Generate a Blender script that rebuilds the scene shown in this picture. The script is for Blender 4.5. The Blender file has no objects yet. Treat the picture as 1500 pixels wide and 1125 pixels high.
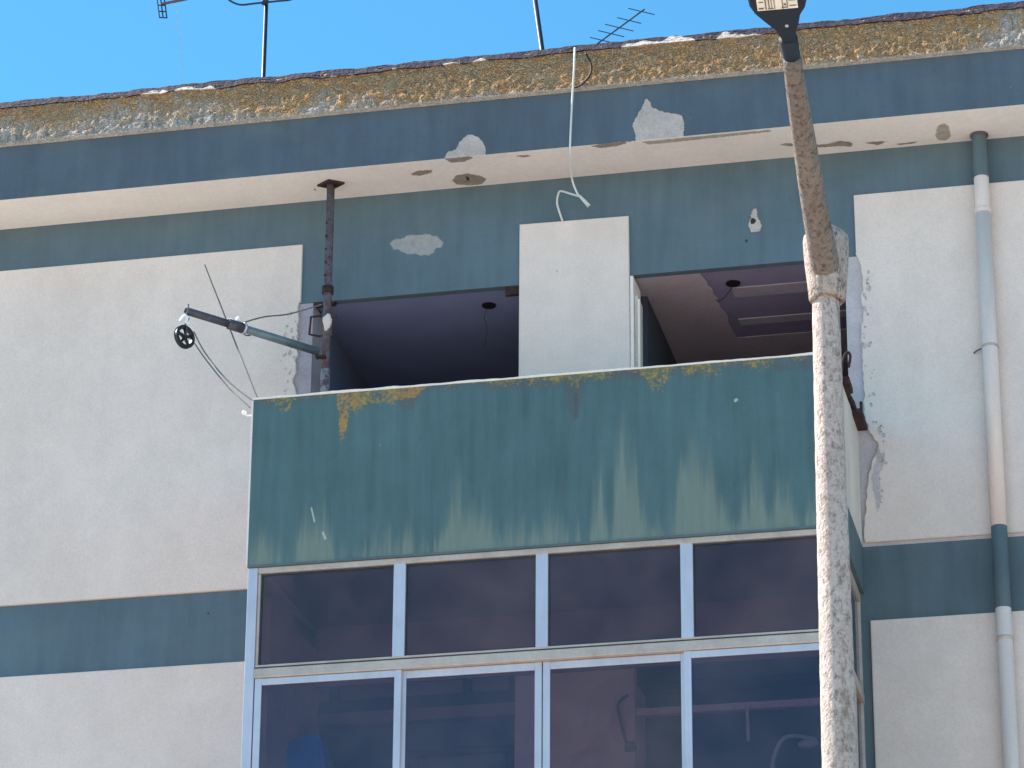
import bpy, bmesh, math, random
import numpy as np
from mathutils import Vector, Matrix
C = bpy.context.scene.collection
R = math.radians

# ---------------------------------------------------------------- camera
cam = bpy.data.cameras.new('Camera'); co = bpy.data.objects.new('Camera', cam); C.objects.link(co)
rt = Vector((0.97675612, 0.21426004, 0.00633382)); up = Vector((0.07832265, -0.38424631, 0.91990235)); fw = Vector((-0.19953206, 0.89802417, 0.39209635))
m = Matrix((rt, up, -fw)).transposed().to_4x4(); m.translation = (0, -25, 1.6)
co.matrix_world = m
cam.sensor_width = 36; cam.lens = 36 * 5179.5 / 1500; cam.clip_end = 3000
bpy.context.scene.camera = co

# ---------------------------------------------------------------- sky and sun
SUN_EL, SUN_AZ = 42, 83          # azimuth: degrees to the left of +Y (behind the building)
w = bpy.data.worlds.new('World'); bpy.context.scene.world = w; w.use_nodes = True
nt = w.node_tree; sky = nt.nodes.new('ShaderNodeTexSky'); sky.sky_type = 'NISHITA'; sky.sun_disc = False
sky.sun_elevation = R(SUN_EL); sky.sun_rotation = R(-SUN_AZ)
sky.air_density = 1.0; sky.dust_density = 0.0; sky.ozone_density = 5.0; sky.altitude = 50
tint = nt.nodes.new('ShaderNodeMix'); tint.data_type = 'RGBA'; tint.blend_type = 'MULTIPLY'; tint.inputs[0].default_value = 1; tint.inputs[7].default_value = (.54, 1.07, 1.06, 1)
nt.links.new(sky.outputs[0], tint.inputs[6]); nt.links.new(tint.outputs[2], nt.nodes['Background'].inputs[0]); nt.nodes['Background'].inputs[1].default_value = 0.095
s = bpy.data.lights.new('Sun', 'SUN'); s.energy = 5.0; s.angle = R(0.5); s.color = (1, .91, .80)
so = bpy.data.objects.new('Sun', s); C.objects.link(so)
sd = Vector((-math.sin(R(SUN_AZ))*math.cos(R(SUN_EL)), math.cos(R(SUN_AZ))*math.cos(R(SUN_EL)), math.sin(R(SUN_EL))))
so.rotation_euler = sd.to_track_quat('Z', 'Y').to_euler()
vs = bpy.context.scene.view_settings
vs.view_transform = 'Standard'; vs.look = 'None'; vs.gamma = 1; vs.use_curve_mapping = False
vs.exposure = 1.3

# ---------------------------------------------------------------- materials
def srgb(r, g, b):
    f = lambda c: ((c/255+.055)/1.055)**2.4 if c > 10 else c/255/12.92
    return (f(r), f(g), f(b), 1)
class NM:
    def __init__(s, name):
        s.m = bpy.data.materials.new(name); s.m.use_nodes = True; s.nt = s.m.node_tree
        s.b = s.nt.nodes['Principled BSDF']; s.tc = s.nt.nodes.new('ShaderNodeTexCoord').outputs['Object']
    def n(s, t, **k):
        x = s.nt.nodes.new(t)
        for a, v in k.items(): setattr(x, a, v)
        return x
    def L(s, a, b): s.nt.links.new(a, b)
    def noise(s, scale, detail=4, rough=.6, stretch=None, dist=0):
        n = s.n('ShaderNodeTexNoise'); n.inputs['Scale'].default_value = scale; n.inputs['Detail'].default_value = detail
        n.inputs['Roughness'].default_value = rough; n.inputs['Distortion'].default_value = dist
        src = s.tc
        if stretch:
            mp = s.n('ShaderNodeMapping'); mp.inputs['Scale'].default_value = stretch; s.L(src, mp.inputs[0]); src = mp.outputs[0]
        s.L(src, n.inputs['Vector']); return n.outputs['Fac']
    def val(s, v, x):
        if isinstance(v, (int, float)): x.default_value = v
        else: s.L(v, x)
    def math(s, op, a, b=0, c=0, clamp=False):
        n = s.n('ShaderNodeMath', operation=op, use_clamp=clamp)
        s.val(a, n.inputs[0]); s.val(b, n.inputs[1]); s.val(c, n.inputs[2]); return n.outputs[0]
    def mr(s, v, a, b, c=0, d=1, smooth=True):
        n = s.n('ShaderNodeMapRange'); n.interpolation_type = 'SMOOTHSTEP' if smooth else 'LINEAR'
        s.val(v, n.inputs[0]); n.inputs[1].default_value = a; n.inputs[2].default_value = b
        n.inputs[3].default_value = c; n.inputs[4].default_value = d; return n.outputs[0]
    def mix(s, fac, a, b, mode='MIX'):
        n = s.n('ShaderNodeMix', data_type='RGBA', blend_type=mode); s.val(fac, n.inputs[0])
        for v, i in ((a, 6), (b, 7)):
            if isinstance(v, tuple): n.inputs[i].default_value = v
            else: s.L(v, n.inputs[i])
        return n.outputs[2]
    def attr(s, name): return s.n('ShaderNodeAttribute', attribute_name=name).outputs['Fac']
    def bump(s, h, strength=.3, dist=.01):
        b = s.n('ShaderNodeBump'); b.inputs['Strength'].default_value = strength; b.inputs['Distance'].default_value = dist
        s.L(h, b.inputs['Height']); s.L(b.outputs[0], s.b.inputs['Normal'])
    def vary(s, col, var, scale, stretch=None, detail=5):
        """multiply a colour by 1 +- var following noise"""
        f = s.mr(s.noise(scale, detail, .6, stretch), .3, .7, 1-var, 1+var, False)
        cc = s.n('ShaderNodeCombineColor')
        for i in range(3): s.L(f, cc.inputs[i])
        return s.mix(1.0, col, cc.outputs[0], 'MULTIPLY')
    def done(s, col, rough=.85, metal=0, spec=.3):
        if isinstance(col, tuple): s.b.inputs['Base Color'].default_value = col
        else: s.L(col, s.b.inputs['Base Color'])
        s.b.inputs['Roughness'].default_value = rough; s.b.inputs['Metallic'].default_value = metal
        s.b.inputs['Specular IOR Level'].default_value = spec
        return s.m
def simple(name, col, rough=.7, metal=0, var=.12, scale=8, gscale=90, grain=.1, bump=.15, spec=.3, stretch=None):
    k = NM(name); c = k.vary(col, var, scale, stretch) if var else col
    if grain: c = k.vary(c, grain, gscale, None, 2)
    if bump: k.bump(k.noise(gscale, 3), bump, .004)
    return k.done(c, rough, metal, spec)
def warm(k, c, amount=.5, tint=(.80, .72, .60, 1)):
    return k.mix(k.math('MULTIPLY', k.mr(k.noise(.7, 4, .6), .42, .68), amount), c, tint, 'MULTIPLY')

WHITE = (.725, .598, .545, 1)
def make_white():
    k = NM('white render'); c = k.vary(WHITE, .05, .9); c = k.vary(c, .035, 5); c = k.vary(c, .06, 70, None, 2)
    c = k.vary(c, .03, 1.2, (3, 3, .35))
    c = warm(k, c, .22, (.93, .86, .80, 1))
    # hairline dirt marks and pin holes
    v = k.n('ShaderNodeTexVoronoi'); v.inputs['Scale'].default_value = 2.3; k.L(k.tc, v.inputs['Vector'])
    dot = k.mr(v.outputs['Distance'], .012, .03, 1, 0)
    c = k.mix(k.math('MULTIPLY', dot, .5), c, (.3, .28, .26, 1))
    k.bump(k.math('ADD', k.noise(55, 4), k.math('MULTIPLY', k.noise(9, 3), 1.5)), .35, .006)
    return k.done(c, .9)
M = {}
M['white'] = make_white()
GREEN = (.105, .185, .215, 1)
def make_green(name, base, masks=True, pale=False):
    k = NM(name); c = k.vary(base, .12, 1.3); c = k.vary(c, .10, 2.2, (4, 4, .45)); c = k.vary(c, .05, 60, None, 2)
    c = k.mix(k.math('MULTIPLY', k.mr(k.noise(1.1, 4, .6, (1, 1, 1.6)), .48, .72), .35), c, (.14, .17, .175, 1))
    h = k.noise(45, 4)
    if masks:
        e = k.math('MULTIPLY', k.math('SUBTRACT', k.noise(26, 5, .7), .5), .045)
        sdm = k.math('ADD', k.attr('patch'), e)
        mk = k.mr(sdm, -.003, .004)
        pc = k.vary((.47, .395, .36, 1), .16, 12); pc = k.vary(pc, .12, 60)
        c = k.mix(k.mr(sdm, -.009, -.002, 0, .6), c, (.05, .055, .06, 1))  # dark rim painted around each patch in place of relief shadow
        c = k.mix(mk, c, pc)
        dk = k.mr(k.math('ADD', k.attr('hole'), k.math('MULTIPLY', e, .3)), -.004, .004)
        c = k.mix(dk, c, (.035, .03, .035, 1))
        gp = k.mr(k.math('ADD', k.attr('grey'), k.math('MULTIPLY', e, 1.6)), -.006, .008)
        c = k.mix(k.math('MULTIPLY', gp, .8), c, k.vary((.36, .345, .34, 1), .15, 20))
        h = k.math('ADD', k.math('MULTIPLY', h, .25), k.math('MULTIPLY', mk, -1.0))
    k.bump(h, .5, .006)
    return k.done(c, .75, 0, .25)
M['fascia'] = make_green('blue green fascia paint', (.088, .117, .150, 1))
M['green'] = make_green('blue green wall paint', (.100, .144, .176, 1))
M['green_plain'] = make_green('blue green trim paint', (.098, .136, .158, 1), False)

def make_soffit():
    k = NM('soffit render'); c = k.vary((.84, .785, .73, 1), .06, 1.5); c = k.vary(c, .05, 30)
    e = k.math('MULTIPLY', k.math('SUBTRACT', k.noise(28, 5, .7), .5), .05)
    sdm = k.math('ADD', k.attr('patch'), e); mk = k.mr(sdm, -.004, .004)
    pc = k.vary((.30, .255, .22, 1), .25, 14); c = k.mix(mk, c, pc)
    c = k.mix(k.mr(k.math('ADD', k.attr('grey'), e), -.004, .006), c, k.vary((.42, .37, .32, 1), .15, 20))
    c = k.mix(k.mr(k.attr('hole'), -.004, .004), c, (.03, .025, .03, 1))
    k.bump(k.math('ADD', k.math('MULTIPLY', k.noise(40, 4), .3), k.math('MULTIPLY', mk, -1.)), .5, .008)
    return k.done(c, .9)
M['soffit'] = make_soffit()

def make_parapet():
    k = NM('stained parapet paint')
    c = k.vary((.077, .137, .150, 1), .12, 1.2); c = k.vary(c, .14, 2.4, (5, 5, .35)); c = k.vary(c, .05, 60, None, 2)
    c = k.mix(k.mr(k.noise(2.0, 5, .6, (1.5, 1, 1)), .5, .72, 0, .3), c, (.11, .175, .205, 1))
    # pale water runs: height field given per vertex, broken into fine vertical strands
    st = k.math('SUBTRACT', k.noise(5, 6, .8, (4, 4, .22)), .5)
    st2 = k.math('SUBTRACT', k.noise(22, 4, .7, (3, 3, .3)), .5)
    a = k.math('ADD', k.math('MULTIPLY', k.attr('pale'), k.math('ADD', 1.0, k.math('MULTIPLY', k.math('SUBTRACT', k.noise(8, 6, .8, (4, 4, .16)), .5), 2.2))), k.math('ADD', k.math('MULTIPLY', st, .3), k.math('MULTIPLY', st2, .25)))
    pal = k.vary((.20, .235, .20, 1), .12, 3, (4, 4, .5))
    c = k.mix(k.mr(a, -.05, .8, 0, .78), c, pal)
    # dark vertical runs
    d = k.math('ADD', k.attr('run'), k.math('MULTIPLY', st, .5))
    c = k.mix(k.mr(d, .0, .25, 0, .55), c, (.042, .072, .095, 1))
    # dirt and lichen hanging from the top edge
    n1 = k.math('SUBTRACT', k.noise(9, 6, .75), .5); n2 = k.math('SUBTRACT', k.noise(38, 5, .75), .5)
    li = k.math('ADD', k.attr('lichen'), k.math('ADD', k.math('MULTIPLY', n1, .28), k.math('MULTIPLY', n2, .34)))
    dk = k.math('ADD', k.attr('dirt'), k.math('ADD', k.math('MULTIPLY', n1, .22), k.math('MULTIPLY', n2, .22)))
    c = k.mix(k.mr(dk, -.02, .08, 0, .75), c, (.11, .095, .10, 1))
    lc = k.mix(k.mr(k.noise(30, 4), .42, .6), (.17, .165, .085, 1), (.40, .27, .07, 1))
    lc = k.mix(k.mr(k.attr('orange'), 0, .5), lc, (.46, .23, .055, 1))
    c = k.mix(k.mr(li, .0, .06, 0, .8), c, lc)
    c = k.mix(k.mr(k.attr('hole'), -.003, .003), c, (.42, .42, .36, 1))
    k.bump(k.math('ADD', k.noise(50, 4), k.math('MULTIPLY', k.mr(li, 0, .04), 1.5)), .4, .006)
    return k.done(c, .8, 0, .25)
M['parapet'] = make_parapet()

def make_lichen():
    k = NM('lichen crusted cornice')
    base = k.vary((.62, .51, .44, 1), .22, 3, (5, 5, .6)); base = k.vary(base, .20, 40)
    base = k.mix(k.mr(k.noise(9, 5, .7, (4, 4, .5)), .50, .62, 0, .75), base, (.20, .20, .19, 1))
    base = k.mix(k.mr(k.noise(13, 5, .7, (4, 4, .5)), .56, .66, 0, .7), base, (.60, .58, .52, 1))
    n1 = k.noise(1.8, 5, .65); n2 = k.noise(9, 6, .75, None, .8); n3 = k.noise(36, 5, .75, None, .6)
    v = k.n('ShaderNodeTexVoronoi'); v.inputs['Scale'].default_value = 15
    wob = k.n('ShaderNodeTexNoise'); wob.inputs['Scale'].default_value = 9; wob.inputs['Detail'].default_value = 4; k.L(k.tc, wob.inputs['Vector'])
    vm = k.n('ShaderNodeVectorMath', operation='MULTIPLY_ADD'); k.L(wob.outputs['Color'], vm.inputs[0]); vm.inputs[1].default_value = (.16, .16, .16); k.L(k.tc, vm.inputs[2]); k.L(vm.outputs[0], v.inputs['Vector'])
    rings = k.math('SINE', k.math('MULTIPLY', v.outputs['Distance'], 22))
    f = k.math('ADD', k.attr('lichen'), k.math('ADD', k.math('MULTIPLY', k.math('SUBTRACT', n1, .5), 1.5),
         k.math('ADD', k.math('MULTIPLY', k.math('SUBTRACT', n2, .5), 2.0), k.math('MULTIPLY', rings, .22))))
    lc = k.mix(k.mr(n3, .38, .60), (.28, .17, .10, 1), (.74, .45, .25, 1))
    lc = k.mix(k.mr(n2, .44, .60, 0, .8), lc, (.80, .36, .11, 1))
    lc = k.mix(k.mr(rings, .1, .9, 0, .55), lc, (.80, .49, .26, 1))
    lc = k.mix(k.mr(rings, -.6, -1, 0, .6), lc, (.13, .10, .08, 1))
    lc = k.mix(k.mr(k.noise(5, 5, .7), .53, .62, 0, .6), lc, (.50, .37, .24, 1))
    lc = k.mix(k.mr(k.noise(60, 3, .7), .58, .70, 0, .6), lc, (.12, .09, .075, 1))
    c = k.mix(k.mr(f, -.10, .15), base, lc)
    c = k.mix(k.mr(k.noise(14, 5, .7), .60, .70, 0, .5), c, (.46, .38, .30, 1))
    c = k.mix(k.mr(k.attr('low'), .4, 1, 0, .8), c, (.78, .70, .64, 1))  # bright bottom lip: light on the proud edge painted into the colour
    hh = k.math('ADD', k.math('ADD', k.noise(28, 5, .7, None, 1.2), k.math('MULTIPLY', rings, .3)), k.math('MULTIPLY', k.noise(75, 3), .5))
    k.bump(hh, 1.0, .03)
    return k.done(c, .95)
M['lichen'] = make_lichen()
def make_membrane():
    k = NM('roof membrane edge'); c = k.vary((.035, .025, .042, 1), .4, 6); c = k.vary(c, .25, 50)
    a = k.math('ADD', k.attr('flake'), k.math('MULTIPLY', k.math('SUBTRACT', k.noise(14, 5, .7, (.6, 1, 1.5)), .5), 1.2))
    c = k.mix(k.mr(a, .02, .1), c, k.vary((.52, .45, .40, 1), .25, 30)); k.bump(k.noise(25, 4), .8, .02)
    return k.done(c, .8)
M['membrane'] = make_membrane()
M['plaster'] = simple('bare grey plaster', (.50, .435, .455, 1), .9, 0, .12, 4, 60, .1, .3)
M['jamb'] = simple('old jamb plaster', (.36, .31, .345, 1), .9, 0, .15, 5, 60, .1, .3)
M['rubble'] = simple('crumbled plaster', (.47, .40, .365, 1), .95, 0, .4, 30, 120, .3, .8)
M['edge_light'] = simple('fresh white render edge', (.82, .72, .66, 1), .9, 0, .06, 5, 60, .05, .2)
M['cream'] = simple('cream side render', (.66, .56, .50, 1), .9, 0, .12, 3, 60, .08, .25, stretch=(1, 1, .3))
def make_alu():
    k = NM('weathered aluminium'); c = k.vary((.56, .525, .59, 1), .08, 3); c = k.vary(c, .05, 5, (5, 5, .4))
    c = k.mix(k.mr(k.noise(30, 4), .62, .75, 0, .35), c, (.3, .3, .28, 1)); return k.done(c, .42, .35, .5)
M['alu'] = make_alu()
M['alu_dull'] = simple('dull aluminium rail', (.51, .41, .36, 1), .5, .25, .15, 6, 60, .08, .1, .4)
M['gasket'] = simple('dark gasket', (.05, .055, .065, 1), .7, 0, .2, 6, 60, .1, .1)
def make_glass(name, tint, film):
    k = NM(name); nt = k.nt; out = nt.nodes['Material Output']; nt.nodes.remove(k.b)
    tr = k.n('ShaderNodeBsdfTransparent'); tr.inputs[0].default_value = tint
    gl = k.n('ShaderNodeBsdfGlossy'); gl.inputs['Roughness'].default_value = .03; gl.inputs[0].default_value = (.9, .95, 1, 1)
    bp = k.n('ShaderNodeBump'); bp.inputs['Strength'].default_value = .05; bp.inputs['Distance'].default_value = .01
    k.L(k.noise(2.5, 2), bp.inputs['Height']); k.L(bp.outputs[0], gl.inputs['Normal'])
    fr = k.n('ShaderNodeFresnel'); fr.inputs[0].default_value = 1.5
    m1 = k.n('ShaderNodeMixShader'); k.L(fr.outputs[0], m1.inputs[0]); k.L(tr.outputs[0], m1.inputs[1]); k.L(gl.outputs[0], m1.inputs[2])
    df = k.n('ShaderNodeBsdfDiffuse'); df.inputs[0].default_value = film
    m2 = k.n('ShaderNodeMixShader'); k.L(k.mr(k.noise(1.4, 5), .3, .75, .03, .12), m2.inputs[0])
    k.L(m1.outputs[0], m2.inputs[1]); k.L(df.outputs[0], m2.inputs[2]); k.L(m2.outputs[0], out.inputs[0])
    return k.m
M['glass'] = make_glass('tinted dusty glass', (.68, .58, .62, 1), (.48, .34, .34, 1))
M['glass_clear'] = make_glass('bluish window glass', (.72, .67, .76, 1), (.38, .28, .34, 1))
M['int_ceiling'] = simple('interior ceiling paint', (.36, .22, .23, 1), .9, 0, .1, 1.5, 50, .04, .1)
M['int_wall'] = simple('interior wall render', (.74, .57, .51, 1), .9, 0, .08, 2, 70, .12, .2)
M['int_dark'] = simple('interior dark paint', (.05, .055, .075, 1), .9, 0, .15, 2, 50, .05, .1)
M['int_band'] = simple('shutter box paint', (.26, .19, .17, 1), .8, 0, .12, 2, 50, .05, .1)
M['int_pane'] = simple('inner window sheet', (.10, .12, .15, 1), .5, 0, .15, 2, 50, .05, .1)
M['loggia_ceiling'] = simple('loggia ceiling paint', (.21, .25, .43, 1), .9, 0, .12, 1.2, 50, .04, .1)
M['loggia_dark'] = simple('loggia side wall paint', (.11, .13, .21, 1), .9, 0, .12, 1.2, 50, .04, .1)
M['loggia_brown'] = simple('loggia brown ceiling', (.45, .395, .45, 1), .9, 0, .12, 2, 60, .10, .15)  # lit tone of the right-hand ceiling, light put into the colour
M['loggia_grey'] = simple('loggia grey ceiling', (.24, .22, .34, 1), .9, 0, .10, 2, 60, .08, .15)  # shadow tone of the same ceiling, put into the colour
M['loggia_panel'] = simple('loggia lighter ceiling strip', (.38, .345, .42, 1), .9, 0, .10, 3, 60, .08, .1)  # bars of reflected light on the ceiling, put into the colour
M['blackhole'] = simple('unlit socket', (.006, .006, .008, 1), .9, 0, 0, 1, 1, 0, 0)
M['blue'] = simple('blue plastic', (.03, .26, .70, 1), .5, 0, .15, 6, 50, .05, .3)
M['redbrown'] = simple('red brown painted steel', (.12, .035, .05, 1), .6, 0, .15, 12, 50, .05, .1)
M['pale_tube'] = simple('pale enamel tube', (.50, .52, .52, 1), .4, 0, .1, 8, 50, .05, .1)
def make_rust(name, a, b, c2):
    k = NM(name); c = k.mix(k.mr(k.noise(18, 5, .7), .4, .6), a, b); c = k.mix(k.mr(k.noise(45, 5, .7), .55, .66), c, c2)
    k.bump(k.noise(60, 4), .6, .006); return k.done(c, .85, .1)
M['rust'] = make_rust('rusty flaking steel', (.13, .06, .06, 1), (.14, .12, .14, 1), (.05, .03, .035, 1))
M['rust_pale'] = make_rust('pale corroded sleeve', (.34, .29, .29, 1), (.16, .09, .09, 1), (.07, .04, .045, 1))
M['rust_dark'] = make_rust('dark rusted steel', (.04, .02, .02, 1), (.07, .035, .03, 1), (.02, .015, .015, 1))
M['steel'] = simple('grey painted steel tube', (.15, .20, .23, 1), .45, .3, .2, 12, 60, .1, .2, .5)
M['steel_dark'] = simple('dark weathered tube', (.07, .07, .09, 1), .5, .2, .3, 20, 80, .1, .3, .4)
M['black'] = simple('black plastic', (.012, .012, .014, 1), .4, 0, .1, 8, 60, .05, .1, .5)
M['whiteplastic'] = simple('white plastic', (.82, .80, .80, 1), .5, 0, .05, 8, 60, .05, .1, .4)
M['rope'] = simple('grey nylon rope', (.14, .135, .14, 1), .8, 0, .2, 20, 200, .2, .3)
M['wirew'] = simple('white coaxial sheath', (.62, .62, .60, 1), .6, 0, .12, 8, 60, .05, .1)
M['wireb'] = simple('black cable sheath', (.03, .025, .025, 1), .6, 0, .12, 8, 60, .05, .1)
M['antenna'] = simple('oxidised antenna metal', (.030, .045, .075, 1), .5, .4, .2, 10, 60, .1, .1, .4)
M['antenna_red'] = simple('faded antenna plastic', (.13, .09, .10, 1), .6, 0, .2, 10, 60, .1, .1)
M['pvc'] = simple('grey white pvc pipe', (.71, .585, .54, 1), .55, 0, .07, 3, 60, .04, .1, .4, stretch=(3, 3, .4))
def make_concrete(name, base, dark, amt):
    k = NM(name); c = k.vary(base, .12, 2); c = k.vary(c, .14, 45)
    c = k.mix(k.mr(k.noise(34, 6, .8, (1, 1, .6)), .47, .64, 0, amt), c, dark)
    c = k.mix(k.mr(k.noise(7, 5, .75, (1.5, 1.5, .5)), .54, .66, 0, amt*.7), c, (.15, .11, .085, 1))
    c = k.mix(k.mr(k.noise(13, 5, .7), .62, .70, 0, .55), c, (.32, .24, .10, 1))
    v = k.n('ShaderNodeTexVoronoi'); v.inputs['Scale'].default_value = 60; k.L(k.tc, v.inputs['Vector'])
    k.bump(k.math('ADD', k.noise(38, 5, .75), k.math('MULTIPLY', v.outputs['Distance'], .5)), .8, .012)
    return k.done(c, .95)
M['concrete'] = make_concrete('weathered concrete pole', (.50, .405, .37, 1), (.16, .125, .115, 1), .8)
M['concrete_old'] = make_concrete('stained concrete socket', (.42, .335, .30, 1), (.09, .07, .065, 1), .95)
M['concrete_dark'] = make_concrete('lichened concrete arm', (.23, .18, .155, 1), (.06, .045, .04, 1), .9)
M['lamp_paint'] = simple('dark blue grey lamp paint', (.018, .026, .040, 1), .65, 0, .12, 5, 60, .05, .08, .25)
M['led_board'] = simple('cream module board', (.85, .80, .70, 1), .5, 0, .08, 20, 90, .08, .1, .4)
M['led_strip'] = simple('brown module strip', (.20, .14, .12, 1), .5, 0, .2, 20, 90, .1, .1, .4)
M['asphalt'] = simple('old pale asphalt', (.20, .185, .17, 1), .9, 0, .15, 1, 60, .2, .4)
M['paving'] = simple('pale limestone paving', (.60, .53, .46, 1), .9, 0, .15, 1, 20, .1, .3)
M['kerb'] = simple('kerb stone', (.42, .40, .38, 1), .9, 0, .12, 3, 60, .1, .3)
M['earth'] = simple('dry ground', (.42, .35, .27, 1), .95, 0, .2, .05, 3, .1, .2)
M['deck'] = simple('roof deck felt', (.10, .10, .10, 1), .9, 0, .2, 2, 50, .1, .3)
M['paint_line'] = simple('road marking paint', (.70, .70, .68, 1), .8, 0, .15, 6, 60, .1, .1)

# ---------------------------------------------------------------- mesh helpers
BASE = {}
def base_of(p):
    while p is not None:
        if p.name in BASE: return BASE[p.name]
        p = p.parent
    return Vector((0, 0, 0))
def tag(o, label=None, cat=None, group=None, kind=None):
    if label: o['label'] = label
    if cat: o['category'] = cat
    if group: o['group'] = group
    if kind: o['kind'] = kind
    return o
def thing(name, loc, label, cat, group=None):
    o = bpy.data.objects.new(name, None); C.objects.link(o); o.location = loc; o.empty_display_size = .2
    BASE[o.name] = Vector(loc); return tag(o, label, cat, group)
def obj(name, bm, mat, parent=None, smooth=False, base=None):
    """link bm (world coordinates) as one mesh object under parent"""
    b = base_of(parent) if parent is not None else Vector(base or (0, 0, 0))
    bmesh.ops.recalc_face_normals(bm, faces=bm.faces)
    bm.transform(Matrix.Translation(-b))
    me = bpy.data.meshes.new(name); bm.to_mesh(me); bm.free()
    me.materials.append(M[mat] if isinstance(mat, str) else mat)
    if smooth:
        for p in me.polygons: p.use_smooth = True
    o = bpy.data.objects.new(name, me); C.objects.link(o)
    if parent is not None: o.parent = parent
    else: o.location = b
    return o
def box(bm, x0, x1, y0, y1, z0, z1, bev=0):
    r = bmesh.ops.create_cube(bm, size=1)['verts']
    for v in r: v.co = Vector(((x0+x1)/2+v.co.x*(x1-x0), (y0+y1)/2+v.co.y*(y1-y0), (z0+z1)/2+v.co.z*(z1-z0)))
    if bev:
        es = list({e for v in r for e in v.link_edges})
        bmesh.ops.bevel(bm, geom=es, offset=bev, segments=2, affect='EDGES', profile=.6)
def B(*a, **k):
    bm = bmesh.new(); box(bm, *a, **k); return bm
def tube(bm, pts, rad, seg=12, cap=True):
    pts = [Vector(p) for p in pts]; n = len(pts)
    rs = rad if isinstance(rad, (list, tuple)) else [rad]*n
    rings = []; prev = None
    for i, p in enumerate(pts):
        d = (pts[min(i+1, n-1)] - pts[max(i-1, 0)])
        if d.length < 1e-9: d = Vector((0, 0, 1))
        d.normalize()
        if prev is None: a = d.orthogonal().normalized()
        else:
            a = prev - d*prev.dot(d)
            a = a.normalized() if a.length > 1e-6 else d.orthogonal().normalized()
        prev = a; b = d.cross(a)
        rings.append([bm.verts.new(p + (a*math.cos(t)+b*math.sin(t))*rs[i]) for t in [2*math.pi*j/seg for j in range(seg)]])
    for i in range(n-1):
        for j in range(seg): bm.faces.new((rings[i][j], rings[i][(j+1) % seg], rings[i+1][(j+1) % seg], rings[i+1][j]))
    if cap: bm.faces.new(rings[0][::-1]); bm.faces.new(rings[-1])
def hollow(bm, a, b, r, t, seg=24):
    """open pipe with wall thickness"""
    a, b = Vector(a), Vector(b); d = (b-a).normalized(); u = d.orthogonal().normalized(); v = d.cross(u); rr = []
    for p, q in ((a, r), (b, r), (b, r-t), (a, r-t)):
        rr.append([bm.verts.new(p+(u*math.cos(x)+v*math.sin(x))*q) for x in [2*math.pi*j/seg for j in range(seg)]])
    for i in range(4):
        A, Bq = rr[i], rr[(i+1) % 4]
        for j in range(seg): bm.faces.new((A[j], A[(j+1) % seg], Bq[(j+1) % seg], Bq[j]))
def join(o, bm, mat):
    me = o.data; b = base_of(o); bmesh.ops.recalc_face_normals(bm, faces=bm.faces); bm.transform(Matrix.Translation(-b))
    if M[mat].name not in [x.name for x in me.materials]: me.materials.append(M[mat])
    ix = [x.name for x in me.materials].index(M[mat].name)
    for f in bm.faces: f.material_index = ix
    bm.from_mesh(me); bm.to_mesh(me); bm.free()
def T(pts, rad, seg=12):
    bm = bmesh.new(); tube(bm, pts, rad, seg); return bm
def lathe(bm, cx, cy, prof, seg=40, lean=(0, 0)):
    z0 = prof[0][1]; rings = []
    for r, z in prof:
        rings.append([bm.verts.new((cx+lean[0]*(z-z0)+r*math.cos(t), cy+lean[1]*(z-z0)+r*math.sin(t), z)) for t in [2*math.pi*j/seg for j in range(seg)]])
    for i in range(len(rings)-1):
        for j in range(seg): bm.faces.new((rings[i][j], rings[i][(j+1) % seg], rings[i+1][(j+1) % seg], rings[i+1][j]))
    bm.faces.new(rings[0][::-1]); bm.faces.new(rings[-1])
def prism(bm, poly, y0, y1, bev=0):
    """polygon in (x, z) extruded from y0 to y1"""
    vs_ = [bm.verts.new((x, y0, z)) for x, z in poly]; f = bm.faces.new(vs_)
    r = bmesh.ops.extrude_face_region(bm, geom=[f])
    for v in r['geom']:
        if isinstance(v, bmesh.types.BMVert): v.co.y = y1
    if bev:
        lo = max(y0, y1) if False else min(y0, y1)
        es = [e for e in bm.edges if all(abs(v.co.y-lo) < 1e-6 for v in e.verts)]
        bmesh.ops.bevel(bm, geom=es, offset=bev, segments=2, affect='EDGES')
def catmull(pts, n=8):
    P = [Vector(p) for p in pts]; P = [P[0]]+P+[P[-1]]; out = []
    for i in range(1, len(P)-2):
        for k in range(n):
            t = k/n; a, b, c, d = P[i-1], P[i], P[i+1], P[i+2]
            out.append(.5*((2*b)+(c-a)*t+(2*a-5*b+4*c-d)*t*t+(3*b-a-3*c+d)*t*t*t))
    out.append(P[-2]); return out
def sdf(U_, V_, poly):
    """signed distance to polygon, positive inside"""
    d = np.full(U_.shape, 1e9); ins = np.zeros(U_.shape, bool); n = len(poly)
    for i in range(n):
        ax, ay = poly[i]; bx, by = poly[(i+1) % n]; ex, ey = bx-ax, by-ay
        t = np.clip(((U_-ax)*ex+(V_-ay)*ey)/max(ex*ex+ey*ey, 1e-12), 0, 1)
        d = np.minimum(d, np.hypot(U_-ax-t*ex, V_-ay-t*ey))
        c = ((ay > V_) != (by > V_)) & (U_ < ex*(V_-ay)/(ey if abs(ey) > 1e-12 else 1e-12)+ax); ins ^= c
    return np.where(ins, d, -d)
def maxsd(U_, V_, polys):
    r = np.full(U_.shape, -1.0)
    for p in polys: r = np.maximum(r, sdf(U_, V_, p))
    return np.maximum(r, -1.0)
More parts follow.
